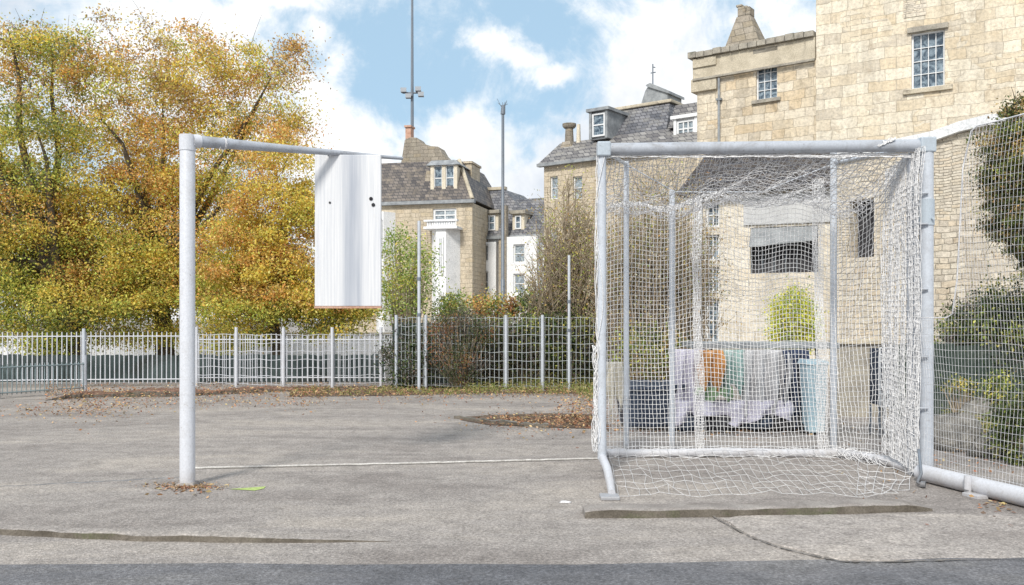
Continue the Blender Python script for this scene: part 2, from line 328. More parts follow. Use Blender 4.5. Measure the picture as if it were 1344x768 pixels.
for b_ in ((860,110,115,150),(960,160,130,170),(900,40,110,80),(780,240,110,70),(595,185,75,62),(640,225,90,60),(650,62,66,40),(700,95,50,30),(430,170,110,95),
           (420,85,60,45),(150,90,260,150),(120,0,230,90),(560,265,120,50),(700,250,90,50),(-150,100,260,260),(350,25,120,38)):
    k=blob(*b_)
    if acc is None: acc=k
    else:
        mx=N(nt,'ShaderNodeMath',operation='SMOOTH_MAX'); mx.inputs[2].default_value=.25
        nt.links.new(acc,mx.inputs[0]); nt.links.new(k,mx.inputs[1]); acc=mx.outputs[0]
def mth(op,a,b2):
    q=N(nt,'ShaderNodeMath',operation=op)
    for i,vv in enumerate((a,b2)):
        if isinstance(vv,(int,float)): q.inputs[i].default_value=vv
        else: nt.links.new(vv,q.inputs[i])
    return q.outputs[0]
# clouds elsewhere in the sky come from the noise alone
sxyz=N(nt,'ShaderNodeSeparateXYZ'); nt.links.new(nrm.outputs[0],sxyz.inputs[0])
fy=N(nt,'ShaderNodeMapRange'); nt.links.new(sxyz.outputs[1],fy.inputs[0]); fy.inputs[1].default_value=.80; fy.inputs[2].default_value=.55
fy.inputs[3].default_value=0; fy.inputs[4].default_value=.45
hor=N(nt,'ShaderNodeMapRange'); nt.links.new(sxyz.outputs[2],hor.inputs[0]); hor.inputs[1].default_value=.16; hor.inputs[2].default_value=.02
hor.inputs[3].default_value=0; hor.inputs[4].default_value=.5
acc=mth('ADD',mth('ADD',acc,fy.outputs[0]),hor.outputs[0])
dens=mth('ADD',mth('ADD',mth('MULTIPLY',acc,.9),mth('MULTIPLY',mth('SUBTRACT',nz.outputs[0],.5),2.6)),mth('MULTIPLY',mth('SUBTRACT',nz2.outputs[0],.5),1.1))
cm=N(nt,'ShaderNodeMapRange',interpolation_type='SMOOTHSTEP'); nt.links.new(dens,cm.inputs[0]); cm.inputs[1].default_value=-.02; cm.inputs[2].default_value=.82
nz3=noise(nt,nrm.outputs[0],4,7,.6,.3); cc=ramp(nt,nz3.outputs[0],[(.36,(.66,.71,.78)),(.52,(.97,.975,.98))])
hz=mix(nt,sk,(5.5,8.0,10.1),.70)
skv=N(nt,'ShaderNodeVectorMath',operation='SCALE'); nt.links.new(hz,skv.inputs[0]); skv.inputs['Scale'].default_value=1.
ccs=N(nt,'ShaderNodeVectorMath',operation='SCALE'); nt.links.new(cc.outputs[0],ccs.inputs[0]); ccs.inputs['Scale'].default_value=11.8
fin=mix(nt,skv.outputs[0],ccs.outputs[0],cm.outputs[0]); nt.links.new(fin,bg.inputs[0]); bg.inputs[1].default_value=.1

sun=bpy.data.lights.new('sun','SUN'); sun.energy=3.5; sun.angle=R(11); sun.color=(1,.95,.87)
so=bpy.data.objects.new('sun',sun); COL.objects.link(so)
az=R(SUN_AZ); el=R(SUN_EL); dvec=Vector((math.sin(az)*math.cos(el),math.cos(az)*math.cos(el),math.sin(el)))
so.rotation_euler=dvec.to_track_quat('Z','Y').to_euler(); so.location=(0,-5,20)
cam=bpy.data.cameras.new('camera'); co=bpy.data.objects.new('camera',cam); COL.objects.link(co); SC.camera=co
co.location=(0,0,EYE); co.rotation_euler=(R(90),0,0)
cam.sensor_fit='HORIZONTAL'; cam.sensor_width=36; cam.lens=36*F/1344; cam.shift_y=(HY-384)/1344; cam.clip_end=3000; cam.clip_start=.05
SC.view_settings.view_transform='Standard'; SC.view_settings.look='None'; SC.view_settings.exposure=0
SC.render.resolution_x=1024; SC.render.resolution_y=585

def interp(pts, n):
    o=[]; 
    for i in range(n):
        t=i/(n-1)*(len(pts)-1); k=min(int(t),len(pts)-2); u=t-k
        o.append(tuple(pts[k][j]+(pts[k+1][j]-pts[k][j])*u for j in range(len(pts[0]))))
    return o
# ------------------------------------------------------------------ ground
mb=MB(); mb.quad((-1500,-30,0),(1500,-30,0),(1500,2500,0),(-1500,2500,0)); tag(mb.build('ground',M['ground']),kind='structure')
mb=MB(); edge=[G(px,py) for px,py in ((-900,745),(-300,744),(0,742),(150,741),(300,740),(450,742),(600,741),(760,742),(900,739),(1040,736),(1200,733),(1344,731),(1700,727),(2300,724))]
mb.poly([(-14,-6,.004),(14,-6,.004)]+[(e.x+random.uniform(-.02,.02),e.y,.004) for e in reversed(edge)]); tag(mb.build('road',M['road']),kind='structure')
# paler broken concrete slab, bottom right
mb=MB(); out_pts=[(950,682),(975,700),(1010,713),(1050,722),(1080,731),(1105,737),(1160,736),(1240,733),(1344,732),(1500,729),(1500,672),(1344,676),(1230,676),(1150,678),(1060,677),(990,676)]
top=[];
for i,(a,b_) in enumerate(zip(out_pts,out_pts[1:]+out_pts[:1])):
    for t in (0,.33,.66):
        g=G(a[0]+(b_[0]-a[0])*t,a[1]+(b_[1]-a[1])*t); top.append((g.x+random.uniform(-.015,.015),g.y+random.uniform(-.02,.02)))
n=len(top); mb.v=[(x,y,.008) for x,y in top]+[(x*1.0+random.uniform(-.01,.01),y-.03,-.002) for x,y in top]
mb.f=[tuple(reversed(range(n)))]+[(i,(i+1)%n,n+(i+1)%n,n+i) for i in range(n)]; mb.sm=[False]*(n+1)
tag(mb.build('pavement',M['patch']),kind='structure')
mb=MB(); gp=interp([(930,676),(955,690),(985,706),(1020,719),(1060,729),(1105,739),(1150,740),(1220,738),(1300,736),(1420,733)],90)   ; seam_w=[1]
for i,(q0,q1) in enumerate(zip(gp,gp[1:])):
    seam_w.append(random.choice((.4,1.2,2.6,1.8))*random.uniform(.6,1.2)*min(1,(89-i)/30)); w0,w1=seam_w[-2],seam_w[-1]; a=G(q0[0],q0[1]-w0*.5); b_=G(q1[0],q1[1]-w1*.5); c_=G(q1[0],q1[1]+w1*.6); d_=G(q0[0],q0[1]+w0*.6)
    mb.quad((d_.x,d_.y,.012),(c_.x,c_.y,.012),(b_.x,b_.y,.012),(a.x,a.y,.012))
tag(mb.build('dirt_seam',M['seam']),kind='structure')

def ridge(name, pts, wdt, hts, mat, label, cat, grp='low worn kerbs on the tarmac'):   # low kerb following ground points, worn at its ends
    mb=MB(); rows=[]; dark=[]
    for i,p in enumerate(pts):
        h=hts[i]; j=.012*math.sin(i*.7)*.5
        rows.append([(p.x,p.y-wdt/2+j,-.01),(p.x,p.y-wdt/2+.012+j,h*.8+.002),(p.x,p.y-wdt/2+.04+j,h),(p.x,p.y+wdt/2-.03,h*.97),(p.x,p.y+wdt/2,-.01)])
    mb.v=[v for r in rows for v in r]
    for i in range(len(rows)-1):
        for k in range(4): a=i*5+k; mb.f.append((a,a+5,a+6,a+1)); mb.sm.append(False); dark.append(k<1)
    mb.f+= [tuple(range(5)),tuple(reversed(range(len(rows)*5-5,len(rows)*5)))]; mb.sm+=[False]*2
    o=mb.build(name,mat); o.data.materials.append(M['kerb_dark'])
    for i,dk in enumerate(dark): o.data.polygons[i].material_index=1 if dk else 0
    return tag(o,label,cat,grp)
kp=[G(*q) for q in interp([(766,676),(900,675),(1020,673),(1120,670),(1215,667)],46)]
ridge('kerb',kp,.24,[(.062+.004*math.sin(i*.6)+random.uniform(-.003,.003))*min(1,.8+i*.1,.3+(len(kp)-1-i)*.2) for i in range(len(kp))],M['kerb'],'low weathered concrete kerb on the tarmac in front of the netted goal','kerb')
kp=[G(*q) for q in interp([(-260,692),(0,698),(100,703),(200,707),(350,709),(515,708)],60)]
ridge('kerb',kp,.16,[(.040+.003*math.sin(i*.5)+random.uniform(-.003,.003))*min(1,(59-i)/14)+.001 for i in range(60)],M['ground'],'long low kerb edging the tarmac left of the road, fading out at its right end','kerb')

# white cord lying across the tarmac
def wob(a,b,n,amp):
    return [a.lerp(b,i/(n-1))+Vector((0,random.uniform(-amp,amp),0)) for i in range(n)]
mb=MB(); mb.tube([p+Vector((0,0,.012)) for p in wob(G(256,616),G(560,609),40,.012)+wob(G(565,609),G(792,603),28,.012)],.0105,6)
tag(mb.build('cord',M['cord']),'off-white cord lying across the tarmac from the bare post to the netted goal','cord')
mb=MB(); mb.tube([p+Vector((0,0,.0)) for p in wob(G(-60,642),G(238,627),40,.02)],.007,5)  # crack in the tarmac, drawn as a thin dark tube
tag(mb.build('crack',M['dark_metal']),'thin dark crack across the tarmac at the far left','crack')
mb=MB(); mb.poly([tuple(G(*q)+Vector((0,0,.004))) for q in ((300,642.5),(322,641),(349,639),(346,642),(334,644.5),(318,643.5))]); tag(mb.build('painted_mark',M['lime']),kind='structure')

# ------------------------------------------------------------------ leaves
def leaf_mesh(name, pts, tints, size, mat, parent=None, flat=False, aspect=.6):
    n=len(pts); pts=np.asarray(pts,dtype=np.float32)
    a=rng.normal(size=(n,3)); 
    if flat: a[:,2]*=.25
    a/=np.linalg.norm(a,axis=1,keepdims=True)+1e-9
    b=rng.normal(size=(n,3)); 
    if flat: b[:,2]*=.25
    b-= a*np.sum(a*b,axis=1,keepdims=True); b/=np.linalg.norm(b,axis=1,keepdims=True)+1e-9
    s=(size*rng.uniform(.6,1.35,size=(n,1))).astype(np.float32)
    a=a*s; b=b*s*aspect
    v=np.stack([pts-a, pts-b*.9+a*.1, pts+a, pts+b*.9+a*.1],axis=1).reshape(-1,3).astype(np.float32)
    me=bpy.data.meshes.new(name); me.vertices.add(4*n); me.vertices.foreach_set('co',v.ravel())
    me.loops.add(4*n); me.loops.foreach_set('vertex_index',np.arange(4*n,dtype=np.int32))
    me.polygons.add(n); me.polygons.foreach_set('loop_start',np.arange(0,4*n,4,dtype=np.int32))
    try: me.polygons.foreach_set('loop_total',np.full(n,4,dtype=np.int32))
    except Exception: pass
    me.update(calc_edges=True)
    at=me.attributes.new('tint','FLOAT_COLOR','FACE'); c=np.ones((n,4),dtype=np.float32); c[:,:3]=tints; at.data.foreach_set('color',c.ravel())
    me.materials.append(mat); o=bpy.data.objects.new(name,me); COL.objects.link(o)
    if parent: o.parent=parent
    return o
def tint_mix(base, n, jit=.25):
    base=np.asarray(base,dtype=np.float32); k=rng.integers(0,len(base),n); c=base[k]*rng.uniform(1-jit,1+jit*1.2,size=(n,1)); return np.clip(c*rng.uniform(.9,1.1,size=(n,3)),0,.95)

GRP={'autumn_tree':'autumn trees behind the railings'}
def tree(name, label, cat, base, top_fork, regions, depth, clump_r, leaves_per, size, palette, limb_r=.14, group=None, trunk_r=.22, limbs=9, density=1.):
    """regions: (px,py,rx,ry,weight) ellipses at distance base.y; palette(px,py)->list of colours"""
    d0=base.y; root=thing(name,label,cat,(base.x,base.y,0),0,group or GRP.get(name)); o0=Vector((base.x,base.y,0))
    clumps=[]
    for (px,py,rx,ry,wt) in regions:
        for _ in range(int(wt*density)):
            while 1:
                u,v,q=random.uniform(-1,1),random.uniform(-1,1),random.uniform(-1,1)
                if u*u+v*v+q*q<=1: break
            d=d0+q*depth; clumps.append((Vector((X(px+u*rx,d0),d,Z(py+v*ry,d0))),px+u*rx,py+v*ry))
    tr=MB(); f=top_fork-o0; tp=[(0,0,-.05),(f.x*.2,0,f.z*.3),(f.x*.6,.05,f.z*.65),tuple(f)]
    tr.tube(tp,[trunk_r*1.25,trunk_r,trunk_r*.85,trunk_r*.6],10)
    # growth: each clump joins the nearest living branch point, so limbs fork outwards from the trunk
    heads=[[Vector(tp[2]),trunk_r*.7,0],[f,trunk_r*.6,0]]
    step=max(1,len(clumps)//limbs)
    for c in clumps[::step][:limbs]:
        e=c[0]-o0; s=Vector(tp[2]).lerp(f,random.random()); mid=s.lerp(e,.5)+Vector((random.uniform(-.3,.3),random.uniform(-.2,.2),random.uniform(.0,.5)))
        pl=[s,s.lerp(mid,.5)+Vector((0,0,.1)),mid,mid.lerp(e,.5)+Vector((random.uniform(-.15,.15),0,.1)),e]
        rr=[limb_r,limb_r*.8,limb_r*.55,limb_r*.35,.015]; tr.tube(pl,rr,6)
        for a_,b_ in zip(pl[1:],rr[1:]): heads.append([a_,b_,0])
    pts=[];tin=[]
    for c,px,py in sorted(clumps,key=lambda q:(q[0]-o0-f).length):
        e=c-o0; h=min(heads,key=lambda q:(q[0]-e).length+q[2]*.22+(.5 if q[0].z>e.z+.3 else 0)); h[2]+=1
        L_=(e-h[0]).length; r0=min(max(.012,.03*min(L_,1.4)),h[1]*.85)
        m_=h[0].lerp(e,.5)+Vector((random.uniform(-.18,.18)*L_,random.uniform(-.1,.1),random.uniform(-.05,.18)*L_))
        tr.tube([h[0],h[0].lerp(m_,.5)+Vector((0,0,.03)),m_,e],[r0,r0*.85,r0*.7,r0*.45],4,False); heads.append([m_,r0*.7,0]); heads.append([e,max(.009,r0*.5),0])
        for _ in range(3):
            q=e+Vector([random.gauss(0,clump_r*.9) for _ in range(3)]); tr.tube([e,e.lerp(q,.5)+Vector((0,0,.04)),q],[.007,.005,.003],3,False)
        k=int(leaves_per*random.uniform(.5,1.4)); p=rng.normal(size=(k,3))*clump_r*random.uniform(.5,1.1)*np.array([1.1,1,.62])+np.array(e)
        pts.append(p); tin.append(tint_mix(palette(px,py),k,.35))
    tr.build('trunk',M['bark'],root)
    leaf_mesh('crown',np.concatenate(pts),np.concatenate(tin),size,M['leaf'],root)
    return root
OR=[(.74,.42,.12),(.80,.52,.17),(.66,.32,.10),(.84,.62,.24),(.55,.38,.13)]
YE=[(.82,.62,.13),(.86,.70,.22),(.70,.58,.12),(.78,.52,.10),(.56,.54,.12)]
YG=[(.56,.58,.12),(.70,.64,.15),(.42,.48,.10),(.76,.64,.16),(.32,.38,.08)]
GR=[(.20,.27,.08),(.30,.36,.10),(.42,.44,.11),(.14,.18,.07),(.56,.52,.14)]
BR=[(.55,.36,.15),(.42,.28,.13),(.66,.47,.17),(.34,.24,.12),(.62,.52,.2)]
def pal_main(px,py):
    r=random.random(); 
    if py<150: return BR if r<.45 else (OR if r<.7 else (YE if r<.9 else YG))
    if px<130 and py<260: return GR if r<.35 else (YG if r<.65 else YE)
    if px<90 and py>330: return YG if r<.6 else (GR if r<.8 else YE)
    if py>400: return YG if r<.4 else (GR if r<.6 else YE)
    if 120<px<240 and py>300: return YE if r<.6 else (OR if r<.8 else YG)
    if 250<px<320: return YG if r<.45 else (YE if r<.7 else OR)
    return OR if r<.42 else (YE if r<.95 else YG)
b1=G(218,505); b1=Vector((X(218,23.5),23.5,0))
tree('autumn_tree','tall golden orange tree behind the railings, widest crown, behind the bare white post','tree',b1,Vector((X(205,23.5),23.4,3.2)),
     [(190,310,150,100,290),(170,378,150,40,190),(250,200,120,70,75),(160,150,90,80,42),(290,125,85,62,38),(150,65,18,38,10),(215,68,24,34,13),(300,85,60,28,11),(375,120,32,60,15),(385,80,18,16,5),(60,325,60,70,60),(230,160,170,90,30),(265,62,10,18,3),(340,62,12,12,3),(300,446,20,22,20),(215,440,30,12,12),(150,446,18,16,8)],
     1.7,.31,250,.034,pal_main,limbs=18)
b2=Vector((X(105,22.3),22.3,0))
tree('autumn_tree','green and yellow tree with dark forked limbs at the far left','tree',b2,Vector((X(60,22.3),22.2,3.0)),
     [(30,150,85,95,62),(20,310,85,105,150),(-90,250,110,190,120),(65,80,60,40,20),(10,65,40,32,12),(60,402,120,28,80),(90,230,60,40,18),(100,60,16,22,5),(55,50,12,18,4),(78,455,24,30,26),(15,440,40,14,12)],
     1.3,.29,235,.034,lambda a,b:(pal_main(a,b) if random.random()<.72 else random.choice((GR,YG))),limbs=14,trunk_r=.2)
b3=Vector((X(365,21.5),21.5,0))
tree('autumn_tree','smaller orange tree with its trunk just left of the hanging white board','tree',b3,Vector((X(352,21.5),21.5,2.6)),
     [(365,285,60,70,105),(360,370,68,48,115),(300,350,50,60,40),(330,408,80,20,40),(345,436,20,14,10),(430,428,40,12,12),(420,398,60,22,50),(455,405,32,14,28),(370,205,38,32,20)],
     1.0,.24,250,.032,pal_main,limbs=10,trunk_r=.13,limb_r=.09)

def bush(name,label,cat,px,d,pyc,rx,ry,palette,n,size,clumps=40,cr=.2,stem=True,aspect=.6,depthr=None,group=None,twmat='twig'):
    c=P(px,pyc,d); rX=rx/F*d; rZ=ry/F*d; rY=depthr or rX*.8
    root=thing(name,label,cat,(c.x,d,0),0,group); pts=[];tin=[]; st=MB()
    for i in range(clumps):
        while 1:
            u=Vector((random.uniform(-1,1),random.uniform(-1,1),random.uniform(-1,1)))
            if u.length<=1: break
        e=Vector((u.x*rX,u.y*rY,c.z+u.z*rZ)); e.z=max(e.z,.06)
        k=max(4,int(n/clumps*random.uniform(.5,1.5))); pts.append(rng.normal(size=(k,3))*cr*random.uniform(.6,1.2)+np.array(e)); 
        pl=random.choice(palette) if isinstance(palette[0],list) else palette
        tin.append(tint_mix(pl,k,.35))
        if stem: st.tube([(e.x*.15,e.y*.15,0),(e.x*.6,e.y*.6,e.z*.55),tuple(e)],[.018,.012,.005],4,False)
    if stem: st.build('stems',M[twmat],root)
    p=np.concatenate(pts); p[:,2]=np.maximum(p[:,2],.02)
    leaf_mesh('foliage',p,np.concatenate(tin),size,M['leaf'],root,aspect=aspect); return root
LG=[(.34,.44,.12),(.45,.52,.20),(.22,.32,.08),(.52,.56,.28)]
DG=[(.05,.08,.035),(.09,.13,.05),(.14,.18,.07),(.04,.055,.03)]
RD=[(.42,.16,.08),(.50,.27,.10),(.30,.14,.08),(.25,.26,.09)]
GB=[(.13,.115,.10),(.075,.075,.075),(.20,.18,.15),(.25,.21,.17)]
YB=[(.80,.80,.12),(.88,.84,.18),(.66,.74,.12),(.84,.68,.12)]
bush('leafy_bush','feathery light green shrub behind the fence in front of the tan stone house','bush',533,21,362,36,66,[LG,LG,YG],6500,.033,80,.16)
bush('leafy_bush','small light green shrub at the foot of the tan house, right of the feathery one','bush',588,21.5,404,22,14,[LG,GR],1800,.033,25,.14)
bush('hedge','dense dark hedge filling the gap behind the wires of the middle mesh fence','hedge',690,19.1,462,105,46,[DG,DG,GB,GB,GR],26000,.03,240,.16,depthr=.45)
bush('russet_bush','russet and orange shrub showing above the middle fence','bush',645,20.5,405,32,20,[RD,RD,OR,GR],2600,.033,30,.13)
bush('leafy_bush','dark green shrub topping the middle fence beneath the white rendered walls','bush',700,20.6,405,30,20,[DG,GR,LG],2400,.033,30,.13)
bush('bramble_bush','grey brown bramble sprawling through the middle fence','bush',605,18.45,455,46,52,[GB,GB,DG,DG,RD],18000,.026,130,.13,aspect=.28)
bush('leafy_bush','low dark shrub behind the left end of the middle fence','bush',545,18.9,470,40,42,[DG,DG,GB],9000,.026,70,.15)
bush('leafy_bush','dark shrub behind the mesh fence left of the netted goal','bush',745,19.0,455,38,42,[DG,GR,GB],4200,.03,45,.16)
bush('clipped_bush','rounded yellow green bush seen through the goal net','bush',1040,16.2,425,31,44,[YB,YB,YB,LG],16000,.024,170,.11)
bush('dark_bush','dull green sloping bush behind the mesh panel, at the foot of the rubble wall','bush',1330,13.6,440,92,62,[DG,DG,GB,DG,GR],34000,.026,260,.14)
bush('leafy_bush','dark leafy plant with yellow tips low behind the mesh panel at the right edge','bush',1346,8.9,570,34,58,[DG,DG,DG,GR],6500,.02,80,.09)
bush('flowering_plant','clump of yellow flowering plant beside the wheel-high stones at right','plant',1262,12.2,506,26,8,[YE,GR,DG],500,.02,16,.07)
bush('flowering_plant','yellow green plant in front of the dark green boards at the right','plant',1305,12.0,512,24,16,[DG,GR,YG],1100,.02,18,.08)
bush('dark_bush','dim shrub behind the net beside the left goal post','bush',850,12.8,470,42,48,[DG,GR,GR,BR],5200,.022,70,.12)

# bare thicket, upright twigs
def thicket(label,px,d,top,rx,n,hue,leafy,lv,base_py=None):
    root=thing('bare_thicket',label,'shrub',(X(px,d),d,0)); mb=MB(); pts=[];tin=[]
    for i in range(n):
        x0=random.gauss(0,.3); a=random.uniform(-1,1); xt=a*rx/F*d; y0=random.uniform(-.5,.5); zt=Z(top,d)*math.sqrt(max(.1,1-.6*a*a))*random.uniform(.5,1.02)
        p=[Vector((x0*.5+xt*.25,y0*.5,0)),Vector((x0+xt*.6,y0,zt*.35)),Vector((xt*.9+random.uniform(-.1,.1),y0*1.5,zt*.7)),Vector((xt,y0*1.8,zt))]
        mb.tube(p,[.024,.017,.011,.004],3,False)
        for k in range(9):
            t=random.uniform(.3,1); s=p[1].lerp(p[3],t); q=s+Vector((random.uniform(-.35,.35),random.uniform(-.3,.3),random.uniform(.1,.5)))
            mb.tube([s,s.lerp(q,.5)+Vector((random.uniform(-.05,.05),0,0)),q],[.009,.007,.003],3,False)
            if random.random()<leafy: pts.append(rng.normal(size=(lv,3))*.13+np.array(q)); tin.append(tint_mix(random.choice(hue),lv,.3))
    mb.build('stems',M['twig'],root)
    leaf_mesh('foliage',np.concatenate(pts),np.concatenate(tin),.024,M['leaf'],root)
PT=[(.46,.40,.27),(.36,.31,.2),(.55,.5,.38),(.3,.31,.15)]
thicket('pale bare thicket of upright twigs outside the goal, left of its post',742,20,238,48,170,[PT,YG,BR],.5,9)
thicket('tangled pale thicket with sparse olive leaves seen through the left of the goal net',860,17.5,225,75,230,[PT,PT,GR,BR],.6,10)

# evergreen at right edge
b4=Vector((X(1400,12.5),12.5,0))
DGB=[(.06,.09,.03),(.12,.16,.05),(.20,.24,.08),(.05,.06,.03),(.30,.20,.09)]
tree('evergreen_tree','dark evergreen with brownish tips leaning in at the right edge','tree',b4,Vector((X(1385,12.5),12.5,2.2)),
     [(1338,255,32,85,110),(1352,180,40,60,70),(1345,335,18,30,10),(1320,200,30,40,22),(1420,250,60,130,120)],.7,.10,190,.02,lambda a,b:(DGB if random.random()<.7 else random.choice((BR,GR))),limbs=9,trunk_r=.12,limb_r=.06)

# ------------------------------------------------------------------ buildings
class Fac:       # a facade from (pxA,dA) to (pxB,dB); local x along it, y into the building, z up
    def __init__(s,pa,da,pb,db):
        s.A=Vector((X(pa,da),da,0)); s.B=Vector((X(pb,db),db,0)); s.L=(s.B-s.A).length; s.u=(s.B-s.A).normalized(); s.rz=math.atan2(s.u.y,s.u.x); s.n=Vector((-s.u.y,s.u.x,0))
    def x(s,px,off=0):           # local x where the pixel column meets the plane offset inward by off
        k=(px-CX)/F; A=s.A+s.n*off     # A.x+t*u.x = k*(A.y+t*u.y)
        return (k*A.y-A.x)/(s.u.x-k*s.u.y)
    def d(s,px,off=0): A=s.A+s.n*off; return (A+s.u*s.x(px,off)).y
    def z(s,px,py,off=0): return EYE+(HY-py)/F*s.d(px,off)
    def thing(s,name,label,cat='building'): return thing(name,label,cat,tuple(s.A),s.rz)
def wall(mb,x0,x1,z0,z1,holes,y=0,rev=.18):
    xs=sorted({x0,x1}|{h[0] for h in holes}|{h[1] for h in holes}); zs=sorted({z0,z1}|{h[2] for h in holes}|{h[3] for h in holes})
    xs=[a for a in xs if x0<=a<=x1]; zs=[a for a in zs if z0<=a<=z1]
    for a,b in zip(xs,xs[1:]):
        for c,d in zip(zs,zs[1:]):
            mx,mz=(a+b)/2,(c+d)/2
            if not any(h[0]<mx<h[1] and h[2]<mz<h[3] for h in holes): mb.quad((a,y,c),(b,y,c),(b,y,d),(a,y,d))
    for a,b,c,d in holes:
        mb.quad((a,y,c),(a,y+rev,c),(b,y+rev,c),(b,y,c)); mb.quad((a,y,d),(b,y,d),(b,y+rev,d),(a,y+rev,d))
        mb.quad((a,y,c),(a,y,d),(a,y+rev,d),(a,y+rev,c)); mb.quad((b,y,c),(b,y+rev,c),(b,y+rev,d),(b,y,d))
def shell(mb,x0,x1,z0,z1,holes,dep,y=0):
    wall(mb,x0,x1,z0,z1,holes,y)
    mb.quad((x0,y+dep,z0),(x0,y,z0),(x0,y,z1),(x0,y+dep,z1)); mb.quad((x1,y,z0),(x1,y+dep,z0),(x1,y+dep,z1),(x1,y,z1))
    mb.quad((x1,y+dep,z0),(x0,y+dep,z0),(x0,y+dep,z1),(x1,y+dep,z1)); mb.quad((x0,y,z1-.01),(x1,y,z1-.01),(x1,y+dep,z1-.01),(x0,y+dep,z1-.01))
def window(root,h,y,cols,rows,fr='frame',gl='glass',bar=.035,fw=.06,sill=None,head=None,name='window'):
    a,b,c,d=h; mb=MB(); yy=y+.10
    mb.box(a,a+fw,yy,yy+.07,c,d); mb.box(b-fw,b,yy,yy+.07,c,d); mb.box(a+fw,b-fw,yy,yy+.07,c,c+fw); mb.box(a+fw,b-fw,yy,yy+.07,d-fw,d)
    iw=(b-a-2*fw); ih=(d-c-2*fw)
    for i in range(1,cols): x=a+fw+iw*i/cols; mb.box(x-bar/2,x+bar/2,yy+.012,yy+.052,c+fw,d-fw)
    for i in range(1,rows): z=c+fw+ih*i/rows; mb.box(a+fw,b-fw,yy+.018,yy+.046,z-bar/2,z+bar/2)
    wn=mb.build(name,M[fr],root)
    p=MB(); p.quad((a,yy+.06,c),(b,yy+.06,c),(b,yy+.06,d),(a,yy+.06,d)); p.build('pane',M[gl],wn)
    if sill: q=MB(); q.box(a-sill[0],b+sill[0],y-.09,y+.10,c-sill[1],c-.003); q.build('sill',M[sill[2]],wn,.01)
    if head: q=MB(); q.box(a-head[0],b+head[0],y-.10,y+.02,d+.003,d+head[1]); q.build('lintel',M[head[2]],wn,.01)
    return wn

# --- C: right stone building, lower wing
c=Fac(915,31,1071,28.6); root=c.thing('stone_building','warm stone building wing with flat parapet, slim downpipe and one tall small-paned window')
h=[c.x(992),c.x(1020),c.z(1006,130),c.z(1006,70)]
zt=c.z(1071,40)
mb=MB(); shell(mb,0,c.L,0,zt-.9,[h],7); mb.build('wall',M['ashlar_old'],root)
window(root,h,0,3,5,'frame','glass',.022,.045,(.12,.12,'trim_dark'),(.06,.16,'trim_dark'))
mb=MB(); mb.box(-.18,c.x(942),-.12,7.1,zt-1.35,zt-.92); mb.box(-.12,c.L,-.10,7.1,zt-.9,zt-.22); mb.box(-.1,c.x(942),-.16,.2,zt-.55,zt-.25)
mb.build('parapet',M['trim'],root,.015)
mb=MB()
for i in range(14):
    a=-.25+i*(c.L+.25)/14; mb.box(a,a+(c.L+.25)/14-.02,-.24+random.uniform(-.02,.02),7.2,zt-.21+random.uniform(-.015,.015),zt-.02+random.uniform(-.02,.02))
mb.box(-.1,c.L,-.17,-.09,zt-.98,zt-.905); mb.build('coping',M['trim_dark'],root,.01)
mb=MB(); x=c.x(945); mb.tube([(x,-.09,2),(x,-.09,zt-1.0)],.045,8); mb.box(x-.09,x+.09,-.14,-.003,zt-1.75,zt-1.68); mb.build('downpipe',M['lead'],root)
off=2.5; mb=MB(); xa,xb=c.x(957,off),c.x(1001,off); zb=zt-.03; z1=c.z(975,22,off); z2=c.z(975,9,off); xc,xd=c.x(968,off),c.x(985,off)
mb.hexa([(xa-.25,2.0,zb),(xb+.3,2.0,zb),(xb+.3,3.3,zb),(xa-.25,3.3,zb)],[(xc,2.4,z1),(xd,2.4,z1),(xd,2.9,z1),(xc,2.9,z1)])
mb.box(xc+.03,xd-.1,2.42,2.88,z1,z2); mb.box(xc-.02,xc+.2,2.4,2.9,z2,z2+.08); mb.box(xd-.2,xd,2.42,2.88,z1,z2-.05); mb.build('chimney',M['chim'],root,.02)

# --- D: tall right block
c=Fac(1071,28.5,1560,23.5); root=c.thing('stone_building','tall sunlit honey coloured ashlar block with one large sash window, at the right')
h=[c.x(1196),c.x(1240),c.z(1218,115),c.z(1218,41)]; zt=c.z(1200,-90)
mb=MB(); shell(mb,0,c.L,0,zt,[h],9); mb.build('wall',M['ashlar'],root)
window(root,h,0,4,4,'frame','glass',.022,.05,(.22,.14,'trim'),(.10,.16,'trim_dark'))
mb=MB(); mb.box(-.1,c.L+.2,-.2,9.2,zt+.002,zt+.4); mb.build('cornice',M['trim'],root,.02)
mb=MB(); mb.box(c.x(1186),c.x(1216),-.02,-.003,c.z(1200,22),zt-.6); mb.build('dark_stonework',M['rubble'],root)

